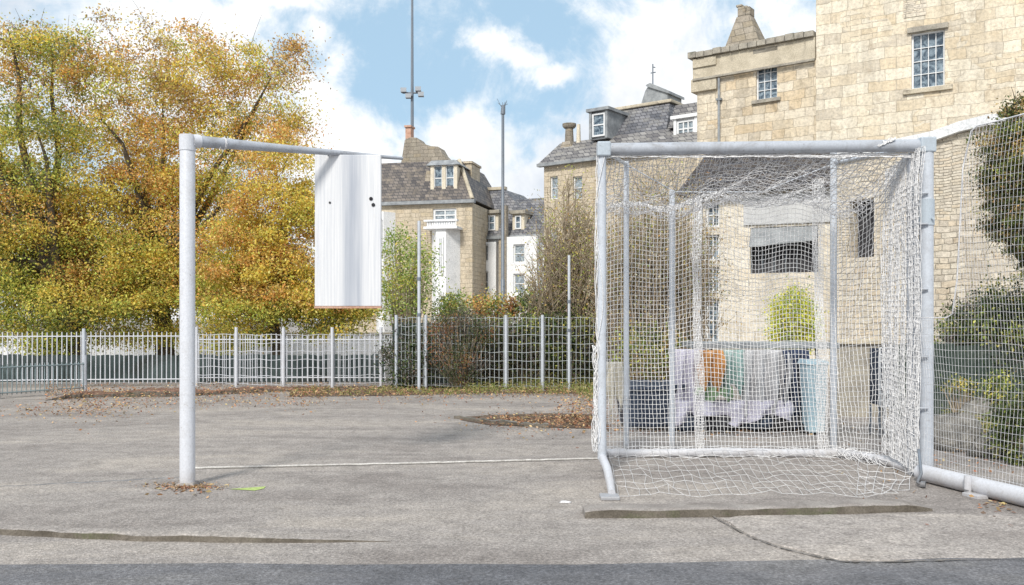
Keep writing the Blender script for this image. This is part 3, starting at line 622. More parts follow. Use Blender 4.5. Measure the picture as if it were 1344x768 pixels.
# --- E: rendered annex seen through the net
c=Fac(905,24,1100,22.5); root=c.thing('annex','cream rendered annex with wide dark openings and a grey band, seen through the goal net')
ho=[[c.x(985),c.x(1074),c.z(1030,358),c.z(1030,297)]]
hb=[[c.x(926),c.x(944),c.z(935,y1),c.z(935,y0)] for y0,y1 in ((266,298),(308,342),(350,384),(392,450))]
zt=c.z(1000,252)
mb=MB(); shell(mb,0,c.L,0,zt,ho+hb,6); mb.build('wall',M['pale_stone'],root)
for q in hb: window(root,q,0,2,2,'frame','glass',.03,.05)
for q in ho:
    mb=MB(); a,b_,z0,z1=q; mb.quad((a,.17,z0),(b_,.17,z0),(b_,.17,z1),(a,.17,z1)); o=mb.build('opening',M['void'],root)
    mb=MB(); 
    for i in range(int((b_-a)/.28)): mb.box(a+i*.28,a+i*.28+.03,.06,.12,z0,z1)
    mb.build('louvre',M['frame_dark'],o)
    hm=z1-(z1-z0)*.45; mb=MB(); mb.hexa([(a+.01,-.30,hm),(b_-.01,-.30,hm+.12),(b_-.01,.03,z1-.02),(a+.01,.03,z1-.02)],[(a+.01,-.30,hm+.03),(b_-.01,-.30,hm+.15),(b_-.01,.05,z1-.003),(a+.01,.05,z1-.003)]); mb.build('awning',M['lead'],o)
mb=MB(); mb.box(c.x(976),c.L-.02,-.05,-.003,c.z(1030,294),c.z(1030,254)); mb.build('fascia_panel',M['grey_panel'],root,.01)
mb=MB(); mb.box(c.x(913),c.x(923),-.16,-.003,0,zt); mb.build('pilaster',M['render'],root,.01)
mb=MB(); mb.hexa([(-.3,-.35,zt+.003),(c.L+.1,-.35,zt+.003),(c.L+.1,6.3,zt+.003),(-.3,6.3,zt+.003)],[(.1,1.6,zt+1.35),(c.L-.3,1.6,zt+1.35),(c.L-.3,5,zt+1.35),(.1,5,zt+1.35)]); mb.build('roof',M['slate_dark'],root)

# --- F: rubble building right, nearer
c=Fac(1096,20,1480,15.5); root=c.thing('rubble_building','rough rubble stone outbuilding with a pale sloping coping behind the goal right post')
h=[c.x(1114),c.x(1147),c.z(1130,338),c.z(1130,262)]
tops=[(1096,212),(1160,200),(1228,186),(1262,174),(1300,165),(1344,163),(1480,170)]
mb=MB(); tx=[(c.x(p),c.z(p,y)) for p,y in tops]; zl=min(t[1] for t in tx)
wall(mb,0,c.L,0,zl,[h],0,.35); mb.poly([(0,0,zl),(c.L,0,zl)]+[(x,0,z+.001) for x,z in reversed(tx)])
mb.quad((0,6,0),(0,0,0),(0,0,tx[0][1]),(0,6,tx[0][1])); mb.quad((c.L,0,0),(c.L,6,0),(c.L,6,tx[-1][1]),(c.L,0,tx[-1][1])); mb.build('wall',M['rubble'],root)
mb=MB()
for (xa,za),(xb,zb) in zip(tx,tx[1:]): mb.hexa([(xa,-.12,za+.004),(xb,-.12,zb+.004),(xb,6.1,zb+.004),(xa,6.1,za+.004)],[(xa,-.12,za+.2),(xb,-.12,zb+.2),(xb,6.1,zb+.24),(xa,6.1,za+.24)])
mb.build('coping',M['render'],root)
mb=MB(); mb.quad((h[0],.34,h[2]),(h[1],.34,h[2]),(h[1],.34,h[3]),(h[0],.34,h[3])); o=mb.build('opening',M['void'],root)

# --- B: slate-roofed house behind, upper middle
c=Fac(714,46,917,41); root=c.thing('slate_roof_house','tan stone house with patterned slate mansard, dormers and a lead lantern with aerial')
ze=c.z(750,212); zr=c.z(760,183)
hs=[[c.x(a),c.x(b_),c.z(a,z1),c.z(a,z0)] for a,b_,z0,z1 in ((722,732,232,262),(752,764,232,262),(722,732,300,330))]
mb=MB(); shell(mb,0,c.L,0,ze,hs,9); mb.build('wall',M['tan'],root)
for q in hs: window(root,q,0,1,2,'frame','glass_pale',.04,.06)
mb=MB(); mb.box(-.25,c.L,-.3,.0,ze-.12,ze+.03); mb.build('gutter',M['lead'],root)
mb=MB(); xr=c.x(735,1.6); xe=c.L
mb.hexa([(-.2,-.25,ze+.03),(xe,-.25,ze+.03),(xe,9.2,ze+.03),(-.2,9.2,ze+.03)],[(xr,1.6,c.z(760,185,1.6)),(xe,1.6,c.z(760,185,1.6)),(xe,7,c.z(760,185,1.6)),(xr,7,c.z(760,185,1.6))])
rf=mb.build('roof',M['slate_b'],root)
o2=2.2; mb=MB(); z0=c.z(760,187,1.6); z1=c.z(840,141,o2+1); xa,xb,xc_,xd=c.x(783,o2),c.x(882,o2),c.x(808,o2+1),c.x(879,o2+1)
mb.hexa([(xa,o2-.6,z0),(xb,o2-.6,z0),(xb,7,z0),(xa,7,z0)],[(xc_,o2+1,z1),(xd,o2+1,z1),(xd,6.5,z1),(xc_,6.5,z1)]); mb.build('upper_roof',M['slate'],root)
mb=MB(); mb.box(xc_-.15,xd+.15,o2+.85,6.6,z1+.002,z1+.16); mb.build('ridge_flashing',M['trim'],root,.03)
# lantern
mb=MB(); o3=4.; za=z1+.1; zb=c.z(860,122,o3); zc=c.z(860,113,o3); xl,xm,xn=c.x(847,o3),c.x(852,o3),c.x(876,o3)
mb.prism([(xl-.35,za),(xn,za),(xn,zb-.1),(xm+.1,zc+.02),(xm-.1,zc),(xl,zb+.2)],o3,o3+1.6)
la=mb.build('lantern',M['lead'],root)
mb=MB(); mb.prism([(xn+.12,zb-.16),(xn+.12,zb-.02),(xm+.1,zc+.18),(xm-.15,zc+.1),(xm-.1,zc+.03)],o3-.1,o3+1.7); mb.build('lantern_cap',M['lead'],la)
mb=MB(); zt_=c.z(851,82,o3); mb.tube([(xm,o3+.4,zc),(xm,o3+.4,zt_)],.035,6); mb.tube([(xm-.12,o3+.4,zt_-.45),(xm+.16,o3+.4,zt_-.45)],.03,5); mb.tube([(xm,o3+.4,zt_-.15),(xm+.14,o3+.4,zt_-.2)],.03,5); mb.build('aerial',M['dark_metal'],root)
# chimney with round cap
mb=MB(); o4=1.2; xa,xb=c.x(738,o4),c.x(748,o4); zc=c.z(743,167,o4); zb=ze+.3; xm=(xa+xb)/2
mb.hexa([(xa-.35,o4-.2,zb),(xb+.5,o4-.2,zb),(xb+.5,o4+1,zb),(xa-.35,o4+1,zb)],[(xa,o4,zb+1.0),(xb,o4,zb+1.0),(xb,o4+.6,zb+1.0),(xa,o4+.6,zb+1.0)])
mb.tube([(xm,o4+.3,zb+.95),(xm,o4+.3,zc)],[.24,.2],10); mb.tube([(xm,o4+.3,zc),(xm,o4+.3,zc+.1),(xm,o4+.3,zc+.22)],[.28,.36,.36],12); mb.build('chimney',M['chim'],root)
mb=MB(); mb.tube([(xb+.33,o4+.3,zb+.9),(xb+.33,o4+.3,zc+.12)],[.12,.09],8); mb.build('chimney_pot',M['cream'],root)
def dormer(px0,px1,py0,py1,off,cols,dm='lead',fm='frame',gm='glass_pale'):
    xa,xb=c.x(px0,off),c.x(px1,off); z0,z1=c.z((px0+px1)/2,py1,off),c.z((px0+px1)/2,py0,off)
    mb=MB(); mb.box(xa,xb,off+.15,off+3,z0,z1-.1); mb.box(xa-.12,xb+.12,off-.1,off+3,z1-.1,z1+.05); mb.box(xa,xa+.14,off,off+.15,z0,z1-.1); mb.box(xb-.14,xb,off,off+.15,z0,z1-.1); d_=mb.build('dormer',M[dm],root)
    hh=[xa+.16,xb-.16,z0+.12,z1-.2]; mb=MB(); wn=window(d_,hh,off-.06,cols,2,fm,gm,.06,.08)
    return d_
dormer(773,797,143,182,.9,1,'lead','frame','glass')
dormer(884,915,152,183,.9,3,'render')
mb=MB(); mb.hexa([(c.x(880,1.5),1.2,z0),(c.L,1.2,z0),(c.L,7,z0),(c.x(880,1.5),7,z0)],[(c.x(884,2),2.2,c.z(900,135,2)),(c.L,2.2,c.z(900,135,2)),(c.L,6.5,c.z(900,135,2)),(c.x(884,2),6.5,c.z(900,135,2))]); mb.build('side_roof',M['slate_b'],root)

# --- A: tan house behind the board
c=Fac(452,58,620,56); root=c.thing('tan_stone_house','tan stone house with mansard roof, shaped gable stack and white bay beside the hanging board')
ze=c.z(560,268)
wins=[[c.x(a),c.x(b_),c.z(a,z1),c.z(a,z0)] for a,b_,z0,z1 in ((568,599,274,297),(472,484,285,320))]
mb=MB(); shell(mb,0,c.L,0,ze,wins,9); mb.build('wall',M['tan'],root)
window(root,wins[0],0,2,3,'frame','glass_pale',.08,.14); window(root,wins[1],0,1,2,'frame','glass_pale',.06,.1)
mb=MB(); mb.box(-.2,c.L+.2,-.3,.02,ze-.02,ze+.18); mb.build('gutter',M['lead'],root)
zt=c.z(560,212,1.6); mb=MB(); mb.hexa([(-.2,-.2,ze+.18),(c.L+.1,-.2,ze+.18),(c.L+.1,9,ze+.18),(-.2,9,ze+.18)],[(0,1.6,zt),(c.x(603,1.6),1.6,zt),(c.x(603,1.6),7.5,zt),(0,7.5,zt)]); mb.build('roof',M['slate_brown'],root)
mb=MB(); p0=Vector((c.L+.05,-.18,ze+.2)); p1=Vector((c.x(603,1.6),1.55,zt)); mb.tube([p0,p1],.13,6); mb.build('hip_ridge',M['trim'],root)
# shaped gable stack
o5=2.6; g=[(526,214),(531,182),(538,179),(547,180),(552,187),(566,192),(575,193),(580,202),(590,213)]
mb=MB(); mb.prism([(c.x(a,o5),c.z(560,b_,o5)) for a,b_ in g],o5,o5+1.4); mb.build('gable_stack',M['chim'],root,.03)
mb=MB(); mb.box(c.x(530,o5),c.x(537,o5),o5+.3,o5+.9,c.z(533,181,o5),c.z(533,166,o5)); mb.box(c.x(529,o5),c.x(538,o5),o5+.2,o5+1.,c.z(533,166,o5)+.002,c.z(533,163.5,o5)); mb.build('chimney_pot',M['pot'],root)
mb=MB(); mb.box(c.x(601,o5),c.x(619,o5),o5,o5+2,zt-2,c.z(610,215,o5)); mb.box(c.x(600,o5),c.x(620.5,o5),o5-.1,o5+2.1,c.z(610,215,o5)+.002,c.z(610,212,o5)); mb.build('chimney',M['tan'],root,.02)
# dormer: canted with two lights
of=.3; xa,xb=c.x(565,of),c.x(600,of); z0,zs,z1=c.z(580,263,of),c.z(580,250,of),c.z(580,217,of)
mb=MB(); mb.box(xa,xb,of,of+3.2,z0,zs); mb.box(xa,xa+.22,of,of+.3,zs,z1); mb.box(xb-.22,xb,of,of+.3,zs,z1); mb.box((xa+xb)/2-.12,(xa+xb)/2+.12,of,of+.3,zs,z1); mb.box(xa,xb,of+.3,of+3.2,zs,z1-.1); dm=mb.build('dormer',M['cream'],root)
mb=MB(); mb.hexa([(xa-.25,of-.15,z1),(xb+.2,of-.15,z1),(xb+.2,of+3.4,z1),(xa-.25,of+3.4,z1)],[(xa,of+.2,z1+.35),(xb-.2,of+.2,z1+.35),(xb-.2,of+3,z1+.35),(xa,of+3,z1+.35)]); mb.build('dormer_roof',M['lead'],dm)
for a,b_ in ((xa+.22,(xa+xb)/2-.12),((xa+xb)/2+.12,xb-.22)): window(dm,[a,b_,zs,z1],of-.02,1,2,'frame','glass',.06,.05)
mb=MB(); 
xq,xr=c.x(552,.2),c.x(563,.2); zq=c.z(555,262,.2); mb.hexa([(xq,.3,zq),(xr,.3,zq),(xr,3,zq),(xq,3,zq)],[(xq+.15,.9,c.z(555,222,.2)),(xr,.9,c.z(555,222,.2)),(xr,3,c.z(555,222,.2)),(xq+.15,3,c.z(555,222,.2))]); mb.build('dormer_cheek',M['chim'],root)
# bays
def bay(px0,px1,py0,py1,pr,cols,balus):
    xa,xb=c.x(px0),c.x(px1); z1=c.z(px0,py0); mb=MB(); cut=pr*.6
    ring=[(xa,0),(xa+cut,-pr),(xb-cut,-pr),(xb,0)]
    for (x0,y0),(x1,y1) in zip(ring,ring[1:]): mb.quad((x0,y0,0),(x1,y1,0),(x1,y1,z1),(x0,y0,z1))
    mb.poly([(x,y,z1) for x,y in ring]); by=mb.build('bay',M['render'],root)
    n=max(1,int(z1/3.2)); 
    for i in range(n):
        zz=z1-.5-i*3.3-2.3; mb=MB()
        window(by,[xa+cut+.15,xb-cut-.15,zz,zz+2.3],-pr-.19,cols,2,'frame','glass_pale',.06,.1)
    if balus:
        mb=MB(); mb.box(xa-.15,xb+.15,-pr-.2,0,z1+.002,z1+.15); 
        k=12
        for i in range(k): x=xa+(xb-xa)*(i+.5)/k; mb.tube([(x,-pr,z1+.15),(x,-pr,z1+.45)],.07,5)
        mb.box(xa-.15,xb+.15,-pr-.15,-pr+.2,z1+.45,z1+.56); mb.build('balustrade',M['render'],by)
bay(567,604,303,400,1.0,2,True); bay(494,519,280,400,.8,1,False)

# --- lower terrace between
c=Fac(620,60,716,58); root=c.thing('terrace_house','low slate roofed terrace house with white rendered bays between the two stone houses')
ze=c.z(660,311); hs=[[c.x(a),c.x(b_),c.z(a,z1),c.z(a,z0)] for a,b_,z0,z1 in ((632,645,322,344),(632,645,357,384))]
mb=MB(); shell(mb,0,c.L,0,ze,[],8); mb.build('wall',M['render'],root); mb=MB(); mb.box(c.x(657),c.x(671),-.3,-.01,0,ze-.2); mb.build('stone_strip',M['tan'],root)
mb=MB(); x0,x1=c.x(629),c.x(655); wall(mb,x0,x1,0,ze-.35,hs,-.5,.2); mb.quad((x0,-.5,0),(x0,-.5,ze-.35),(x0,0,ze-.35),(x0,0,0)); mb.quad((x1,-.5,0),(x1,0,0),(x1,0,ze-.35),(x1,-.5,ze-.35)); mb.quad((x0,-.5,ze-.35),(x1,-.5,ze-.35),(x1,0,ze-.35),(x0,0,ze-.35)); by=mb.build('bay',M['render'],root)
for q in hs: window(by,q,-.5,1,2,'frame','glass',.06,.09)
mb=MB(); x0,x1=c.x(672),c.x(712); hq=[[c.x(681),c.x(696),c.z(690,346),c.z(690,322)],[c.x(681),c.x(696),c.z(690,386),c.z(690,360)]]
wall(mb,x0,x1,0,ze-.1,hq,-.9,.2); mb.quad((x0,-.9,0),(x0,-.9,ze-.1),(x0,0,ze-.1),(x0,0,0)); mb.quad((x1,-.9,0),(x1,0,0),(x1,0,ze-.1),(x1,-.9,ze-.1)); mb.quad((x0,-.9,ze-.1),(x1,-.9,ze-.1),(x1,0,ze-.1),(x0,0,ze-.1)); by=mb.build('bay',M['render'],root)
for q in hq: window(by,q,-.9,1,2,'frame','glass_pale',.06,.09)
zt=c.z(660,249,2.5); mb=MB(); mb.hexa([(-.1,-.3,ze),(c.L,-.3,ze),(c.L,8,ze),(-.1,8,ze)],[(0,2.5,zt),(c.x(662,2.5),2.5,zt),(c.x(662,2.5),6,zt),(0,6,zt)])
mb.hexa([(c.x(664),-.3,ze+.002),(c.L+.2,-.3,ze+.002),(c.L+.2,8,ze+.002),(c.x(664),8,ze+.002)],[(c.x(668,2.5),2.5,c.z(690,261,2.5)),(c.L+.2,2.5,c.z(690,261,2.5)),(c.L+.2,6,c.z(690,261,2.5)),(c.x(668,2.5),6,c.z(690,261,2.5))])
mb.build('roof',M['slate'],root)
mb=MB(); mb.box(c.x(621,2.3),c.x(662,2.3),2.4,2.8,zt+.002,zt+.2); mb.build('ridge_coping',M['trim'],root); mb=MB(); mb.box(-.1,c.L+.1,-.42,-.28,ze-.15,ze+.05); mb.build('gutter',M['lead'],root)
for a,b_,y0,y1 in ((634,650,281,306),(676,684,281,304)):
    xa,xb=c.x(a),c.x(b_); z0,z1=c.z(a,y1),c.z(a,y0); mb=MB(); mb.box(xa-.2,xb+.2,.05,3,z0,z1); dd=mb.build('dormer',M['cream'],root)
    mb=MB(); mb.box(xa-.35,xb+.35,-.2,3,z1+.002,z1+.22); mb.build('dormer_roof',M['trim_dark'],dd); window(dd,[xa,xb,z0+.15,z1-.1],-.12,2 if b_-a>10 else 1,2,'frame','glass',.06,.08)
mb=MB(); x=c.x(669); mb.box(x-.18,x+.18,-1.0,-.65,0,c.z(669,272)); mb.build('downpipe',M['chim'],root)

# low white wall and teal boards behind the railings on the left
def plank_wall(name,label,cat,p0,p1,z0,z1,mat,thick=.2,cop=None,planks=0):
    L=(p1-p0).length; rz=math.atan2((p1-p0).y,(p1-p0).x); root=thing(name,label,cat,tuple(p0),rz); mb=MB()
    if planks:
        n=int(L/planks)
        for i in range(n): mb.box(i*L/n,(i+1)*L/n-.008,random.uniform(0,.015),thick,z0,z1+random.uniform(-.02,.02))
    else: mb.box(0,L,0,thick,z0,z1)
    mb.build('boards' if planks else 'wall',M[mat],root)
    if cop: mb=MB(); mb.box(-.03,L+.03,-.05,thick+.05,z1+.002,z1+.07); mb.build('coping',M[cop],root,.01)
    return root
plank_wall('rendered_wall','long pale rendered wall standing behind the autumn trees','wall',Vector((X(-160,29),29,0)),Vector((X(560,30),30,0)),0,Z(440,29),'render',.25,'trim')
plank_wall('board_fence','low teal board fence behind the left railings','fence',Vector((X(-90,21),20.6,0)),Vector((X(505,20.6),20.6,0)),0,Z(466,20.6),'teal',.05,None,.14)
plank_wall('board_fence','taller dark teal board screen behind the middle mesh fence','fence',Vector((X(515,20.2),20.2,0)),Vector((X(800,20.2),20.2,0)),0,Z(424,20.2),'teal',.05,None,.16)
plank_wall('board_fence','dark green board fence behind the wire mesh at the far right','fence',Vector((X(1170,13),13,0)),Vector((X(1480,13),13,0)),.0,Z(452,13),'green_board',.05,None,.15)
plank_wall('garden_wall','low grey wall behind the net, between draped table and right post','wall',Vector((X(1096,13.2),13.2,0)),Vector((X(1168,13.2),13.2,0)),0,Z(452,13.2),'trim_dark',.2,'trim')

# ------------------------------------------------------------------ railings
def fence_run(label, pts, z1, post_px, mat, spacing=.11, mesh=False, rails=(.08,.92), z0=.06, br=.009, group=None, postmat='galv_light', post_h=.06, postr=.035, name='railing'):
    root=thing(name,label,'fence',tuple(pts[0]),0,group); o=Vector(pts[0])
    for a,b in zip(pts,pts[1:]):
        a=Vector(a)-o; b=Vector(b)-o; L=(b-a).length; mb=MB(); n=max(1,int(L/spacing))
        sag=lambda t,z:(a.lerp(b,t)+Vector((0,0,z)))
        for i in range(n):
            t=(i+.5)/n; lean=random.uniform(-.008,.008); p=sag(t,z0); q=sag(t,z1+random.uniform(-.01,.015)); q.x+=lean; mb.tube([p,q],br,4,False)
        if mesh:
            k=int((z1-z0)/.16)
            for j in range(k+1):
                z=z0+.02+(z1-z0-.04)*j/k; mb.tube([sag(i/12,z+.02*math.sin(i*.9+j)*.6) for i in range(13)],br*.9,4,False)
        else:
            for rr in rails: mb.tube([sag(0,z0+(z1-z0)*rr),sag(1,z0+(z1-z0)*rr)],.016,4,False)
        mb.build('panel',M[mat],root)
    return root
def posts(root,plist,h,mat,r=.035):
    o=Vector(root.location)
    for p in plist: q=Vector(p)-o; mb=MB(); mb.tube([(q.x,q.y,0),(q.x,q.y,h)],r,8); mb.box(q.x-.07,q.x+.07,q.y-.07,q.y+.07,0,.012); mb.build('post',M[mat],root)
DL=19.3
def PL(px,d=DL): return Vector((X(px,d),d,0))
r1=fence_run('white vertical bar railings under the golden trees, left of the bare post',[PL(-160,18.6),PL(110,19.2),PL(240,19.4)],Z(436,19.3),None,'white_paint',.095,br=.0125)
posts(r1,[PL(-30,18.8),PL(110,19.15),PL(238,19.4)],1.22,'galv_light',.036)
r2=fence_run('welded mesh railings with square posts between the bare post and the hanging board',[PL(244,19.4),PL(310,18.9),PL(372,18.6),PL(436,18.8),PL(515,19.3)],Z(438,19),None,'white_paint',.10,mesh=True,br=.008)
posts(r2,[PL(258,19.3),PL(310,18.85),PL(372,18.55),PL(436,18.75),PL(500,19.2)],1.25,'white_paint',.034)
r2b=fence_run('plain white picket rails standing behind the mesh railings',[PL(250,20.0),PL(380,20.0),PL(515,20.0)],Z(441,20),None,'white_paint',.11,br=.014)
r3=fence_run('low grey-green bar railing in front at the far left edge',[PL(-120,15.7),PL(0,16.2),PL(112,17.6)],Z(478,16.6),None,'wire_dark',.085,br=.009,postmat='galv')
posts(r3,[PL(-2,16.25),PL(112,17.6)],.72,'galv',.03)
r4=fence_run('tall mesh fence in the middle with wavy wires, between hanging board and goal',[PL(520,18.7),PL(558,18.4),PL(640,18.2),PL(712,18.1),PL(800,18.0)],Z(416,18.2),None,'wire',.085,mesh=True,br=.0065)
posts(r4,[PL(520,18.65),PL(559,18.35),PL(664,18.15),PL(712,18.05)],1.5,'galv_light',.032)
def fence_pole(px,pt,pb,r,mat,label,name='steel_pole'):
    g=G(px,pb); d=g.y; root=thing(name,label,'pole',tuple(g),0,'thin steel poles before the mesh fence'); mb=MB(); h=Z(pt,d); mb.tube([(0,0,0),(0,0,h)],r,10); mb.build('shaft',M[mat],root)
    mb=MB()
    for z in (h*.45,h*.66): mb.tube([(0,0,z-.03),(0,0,z+.03)],r*1.3,10)
    mb.build('clip',M['dark_metal'],root); mb=MB(); mb.tube([(0,0,0),(0,0,.03)],r*2.2,10); mb.build('base_collar',M['dark_metal'],root); return root
fence_pole(550,290,514,.032,'galv_light','thin grey steel pole before the mesh fence, left of the bramble')
fence_pole(747,335,514,.028,'galv_light','thin grey steel pole before the mesh fence, nearest the netted goal')

# tall masts
root=thing('floodlight_mast','very tall thin floodlight mast rising behind the tan house','mast',(X(541,66),66,0)); mb=MB(); mb.tube([(0,0,0),(0,0,12),(0,0,Z(-60,66))],[.16,.13,.07],8); mb.build('pole',M['dark_metal'],root)
zc=Z(122,66); mb=MB(); mb.tube([(-.7,0,zc),(.7,0,zc)],.06,6); mb.tube([(0,-.4,zc-.25),(0,.4,zc-.25)],.05,6); mb.build('crossarm',M['dark_metal'],root)
for dx,dz in ((-.6,.12),(.45,.2),(.65,-.18),(-.25,-.3)):
    mb=MB(); mb.hexa([(dx-.2,-.35,zc+dz-.12),(dx+.2,-.35,zc+dz-.12),(dx+.2,.15,zc+dz-.1),(dx-.2,.15,zc+dz-.1)],[(dx-.22,-.28,zc+dz+.2),(dx+.22,-.28,zc+dz+.2),(dx+.16,.15,zc+dz+.1),(dx-.16,.15,zc+dz+.1)]); mb.build('floodlight',M['dark_metal'],root)
root=thing('lamp_column','dark grey column with a ragged top standing before the low terrace','mast',(X(660,36),36,0)); mb=MB(); zt=Z(150,36); mb.tube([(0,0,0),(0,0,3),(0,0,3.02),(0,0,zt)],[.09,.085,.065,.055],8); mb.build('pole',M['dark_metal'],root)
mb=MB(); mb.tube([(0,0,zt),(.02,0,zt+.35)],[.1,.08],6)
for i in range(7): a=random.uniform(-.25,.28); mb.tube([(0,0,zt+.2),(a*.4,0,zt+.35),(a,random.uniform(-.1,.1),zt+random.uniform(.4,.62))],[.02,.015,.008],4)
mb.build('head',M['dark_metal'],root)

# ------------------------------------------------------------------ bare post with arm, and hanging board
g=G(246,637); d=g.y; root=thing('goal_post','stout white upright post with a long tapering crossbar, no net, at the left','goal post',tuple(g))
ht=Z(178,d); mb=MB(); mb.tube([(0,0,0),(0,0,.02),(0,0,ht-.03),(0,0,ht)],[.066,.064,.063,.055],20); mb.build('upright',M['white_paint'],root)
dE=9.3; e=P(528,208,dE)-g; s=P(252,185,d)-g; s.y+=.0
mb=MB(); pts=[s.lerp(e,t/14) for t in range(15)]; mb.tube(pts,[.053-.037*(t/14)**.9 for t in range(15)],14); cb=mb.build('crossbar',M['galv'],root)
mb=MB(); mb.tube([(-.0,0,ht-.13),(0,0,ht+.004)],.068,20); mb.tube([s,s.lerp(e,.03)],.058,14); mb.build('corner_joint',M['white_paint'],root)
mb=MB(); q=s.lerp(e,.13); dr=(e-s).normalized(); mb.tube([q-dr*.01,q+dr*.006],.054,12); mb.tube([q+Vector((0,-.05,.03)),q+Vector((-.02,-.06,-.07))],.004,4); mb.build('tape',M['cl_white'],cb)
mb=MB(); ring=[]
for i in range(14): a=i/14*6.283; ring.append((.12*math.cos(a)*random.uniform(.8,1.1),.10*math.sin(a)*random.uniform(.8,1.1)))
mb.hexa([(-.085,-.085,0),(.085,-.085,0),(.085,.085,0),(-.085,.085,0)],[(-.07,-.07,.03),(.07,-.07,.03),(.07,.07,.03),(-.07,.07,.03)]); mb.build('footing',M['kerb'],root,.008)
# board: centre pixel 456, hangs just behind the bar
tB=(456-252)/(528-252); dm_=d+(dE-d)*((456-252)*d/((456-252)*d+(528-456)*dE)); 
db=8.75; xa,xb=X(413,db),X(500,db); z0,z1=Z(402,db),Z(203,db); xm=(xa+xb)/2; broot=thing('hanging_board','tall white board with a blue-grey stain down its middle, hung from the bare crossbar','board',(xm,db,0),0)
hw=(xb-xa)/2; mb=MB(); mb.box(-hw,hw,0,.05,z0,z1); mb.build('panel',M['board'],broot,.006)
mb=MB(); mb.box(-hw-.004,hw+.004,-.006,.056,z0-.02,z0-.001); mb.build('bottom_trim',M['pot'],broot)
for px,py in ((433,266),(487,261),(490,269)):
    mb=MB(); c0=P(px,py,db)-Vector((xm,db,0)); mb.tube([(c0.x,-.006,c0.z),(c0.x,.0,c0.z)],.018 if px>440 else .011,10); mb.build('bolt',M['void'],broot)
for px in (430,482):
    mb=MB(); t=0; x_=X(px,db)-xm; zz=z1
    # strap up and over the bar
    tt=min(range(200),key=lambda i:abs(((g+s.lerp(e,i/199)).x/(g+s.lerp(e,i/199)).y*F+CX)-px)); q=g+s.lerp(e,tt/199)-Vector((xm,db,0))
    mb.tube([(x_,.05,zz-.12),(x_,.03,zz-.01),(q.x,q.y,q.z)],.008,6); mb.build('hanger',M['galv'],broot)

# ------------------------------------------------------------------ netted goal
DF=8.2; DR=9.33
LX,RX=X(790,DF),X(1216,DF); HL,HR=Z(196,DF),Z(191,DF)
goal=thing('netted_goal','large tubular steel goal draped in white netting, at the right','goal',((LX+RX)/2,DF,0)); o=Vector(goal.location)
def gb(name,mb,mat,par=None,bev=0):
    mb.v=[(a-o.x,b-o.y,c-o.z) for a,b,c in mb.v]; return mb.build(name,M[mat],par or goal,bev)
mb=MB(); mb.tube([(LX,DF,.15),(LX,DF,HL-.05)],.039,14); pl=gb('post',mb,'galv_light')
mb=MB(); mb.tube([(RX,DF,0),(RX,DF,HR+.02)],.060,18); pr=gb('post',mb,'galv_light')
mb=MB(); mb.tube([(RX,DF,Z(296,DF)),(RX,DF,Z(262,DF))],.068,18); mb.tube([(RX+.02,DF-.06,Z(288,DF)),(RX+.02,DF-.09,Z(288,DF))],.012,8); gb('collar',mb,'joint',pr)
mb=MB(); mb.tube([(LX+.03,DF,HL),(RX-.05,DF,HR)],.055,18); bar=gb('crossbar',mb,'galv')
mb=MB(); mb.box(LX-.045,LX+.075,DF-.062,DF+.062,HL-.068,HL+.062); gb('corner_joint',mb,'joint',None,.012)
mb=MB(); mb.box(RX-.075,RX+.064,DF-.066,DF+.066,HR-.068,HR+.068); gb('corner_joint',mb,'joint',None,.012)
mb=MB(); mb.tube([(X(862,DF+.07),DF+.05,HL+.035),(RX-.06,DF+.05,HR+.037)],.030,10); gb('bar_highlight',mb,'white_paint')  # pale tube drawn as the highlight along the crossbar's top, not a second rail
x2=X(1199,DF+.05)
mb=MB(); mb.box(x2-.045,x2+.035,DF+.03,DF+.10,.0,Z(200,DF)); mb.box(x2+.045,x2+.065,DF-.02,DF+.05,.05,Z(205,DF)); tr=gb('net_track',mb,'galv',None,.004)
for py in (255,295,380,468,535):
    mb=MB(); z=Z(py,DF); mb.tube([(x2-.03,DF-.03,z),(x2+.05,DF-.075,z),(RX-.02,DF-.075,z)],.011,6); gb('bracket',mb,'galv')
# rear frame
RL,RRx=X(792,DR),X(1100,DR)
mb=MB(); n=18; mb.tube([(RL+(RRx-RL)*i/n,DR+random.uniform(-.01,.01),.045-.006*math.sin(i*.5)) for i in range(n+1)],.042,12); rb=gb('ground_bar',mb,'white_paint')
mb=MB(); rp=[(RRx,DR,.045),(X(1130,9.1),9.1,.047),(X(1165,8.75),8.75,.045),(X(1198,8.3),8.25,.045)]; mb.tube(rp,.045,12); gb('ground_bar',mb,'white_paint')
mb=MB(); mb.tube([(RL-.0,DR-.02,.05),(X(791,8.8),8.8,.15),(LX+.005,DF,.165),(X(797,7.8),7.8,.13),(X(801,7.45),7.45,.07),(X(803,7.2),7.2,.035)],[.038,.038,.038,.036,.034,.03],12); gb('ground_bar',mb,'white_paint')
mb=MB(); mb.box(X(796,7.15)-.05,X(804,7.15)+.05,7.08,7.24,0,.03); gb('foot_plate',mb,'galv',None,.008)
for px,py,pb,r in ((822,212,596,.030),(882,250,591,.032),(1094,200,591,.036)):
    dd=EYE*F/(pb-HY); mb=MB(); mb.tube([(X(px,dd),dd,0),(X(px,dd),dd,Z(py,dd))],r,10); gb('rear_post',mb,'galv_light')
mb=MB(); d3=9.6; mb.tube([P(822,216,9.55),P(886,252,9.85),P(1000,252,9.85),P(1094,215,9.85)],.006,6); gb('rear_bar',mb,'galv_light')
for pa,pb_,da,dbb,ya,yb in ((822,796,9.55,DF,216,200),(1094,1205,9.85,DF,214,192)):
    mb=MB(); mb.tube([P(pa,ya,da),P(pb_,yb,dbb)],.018,8); gb('side_bar',mb,'galv_light')

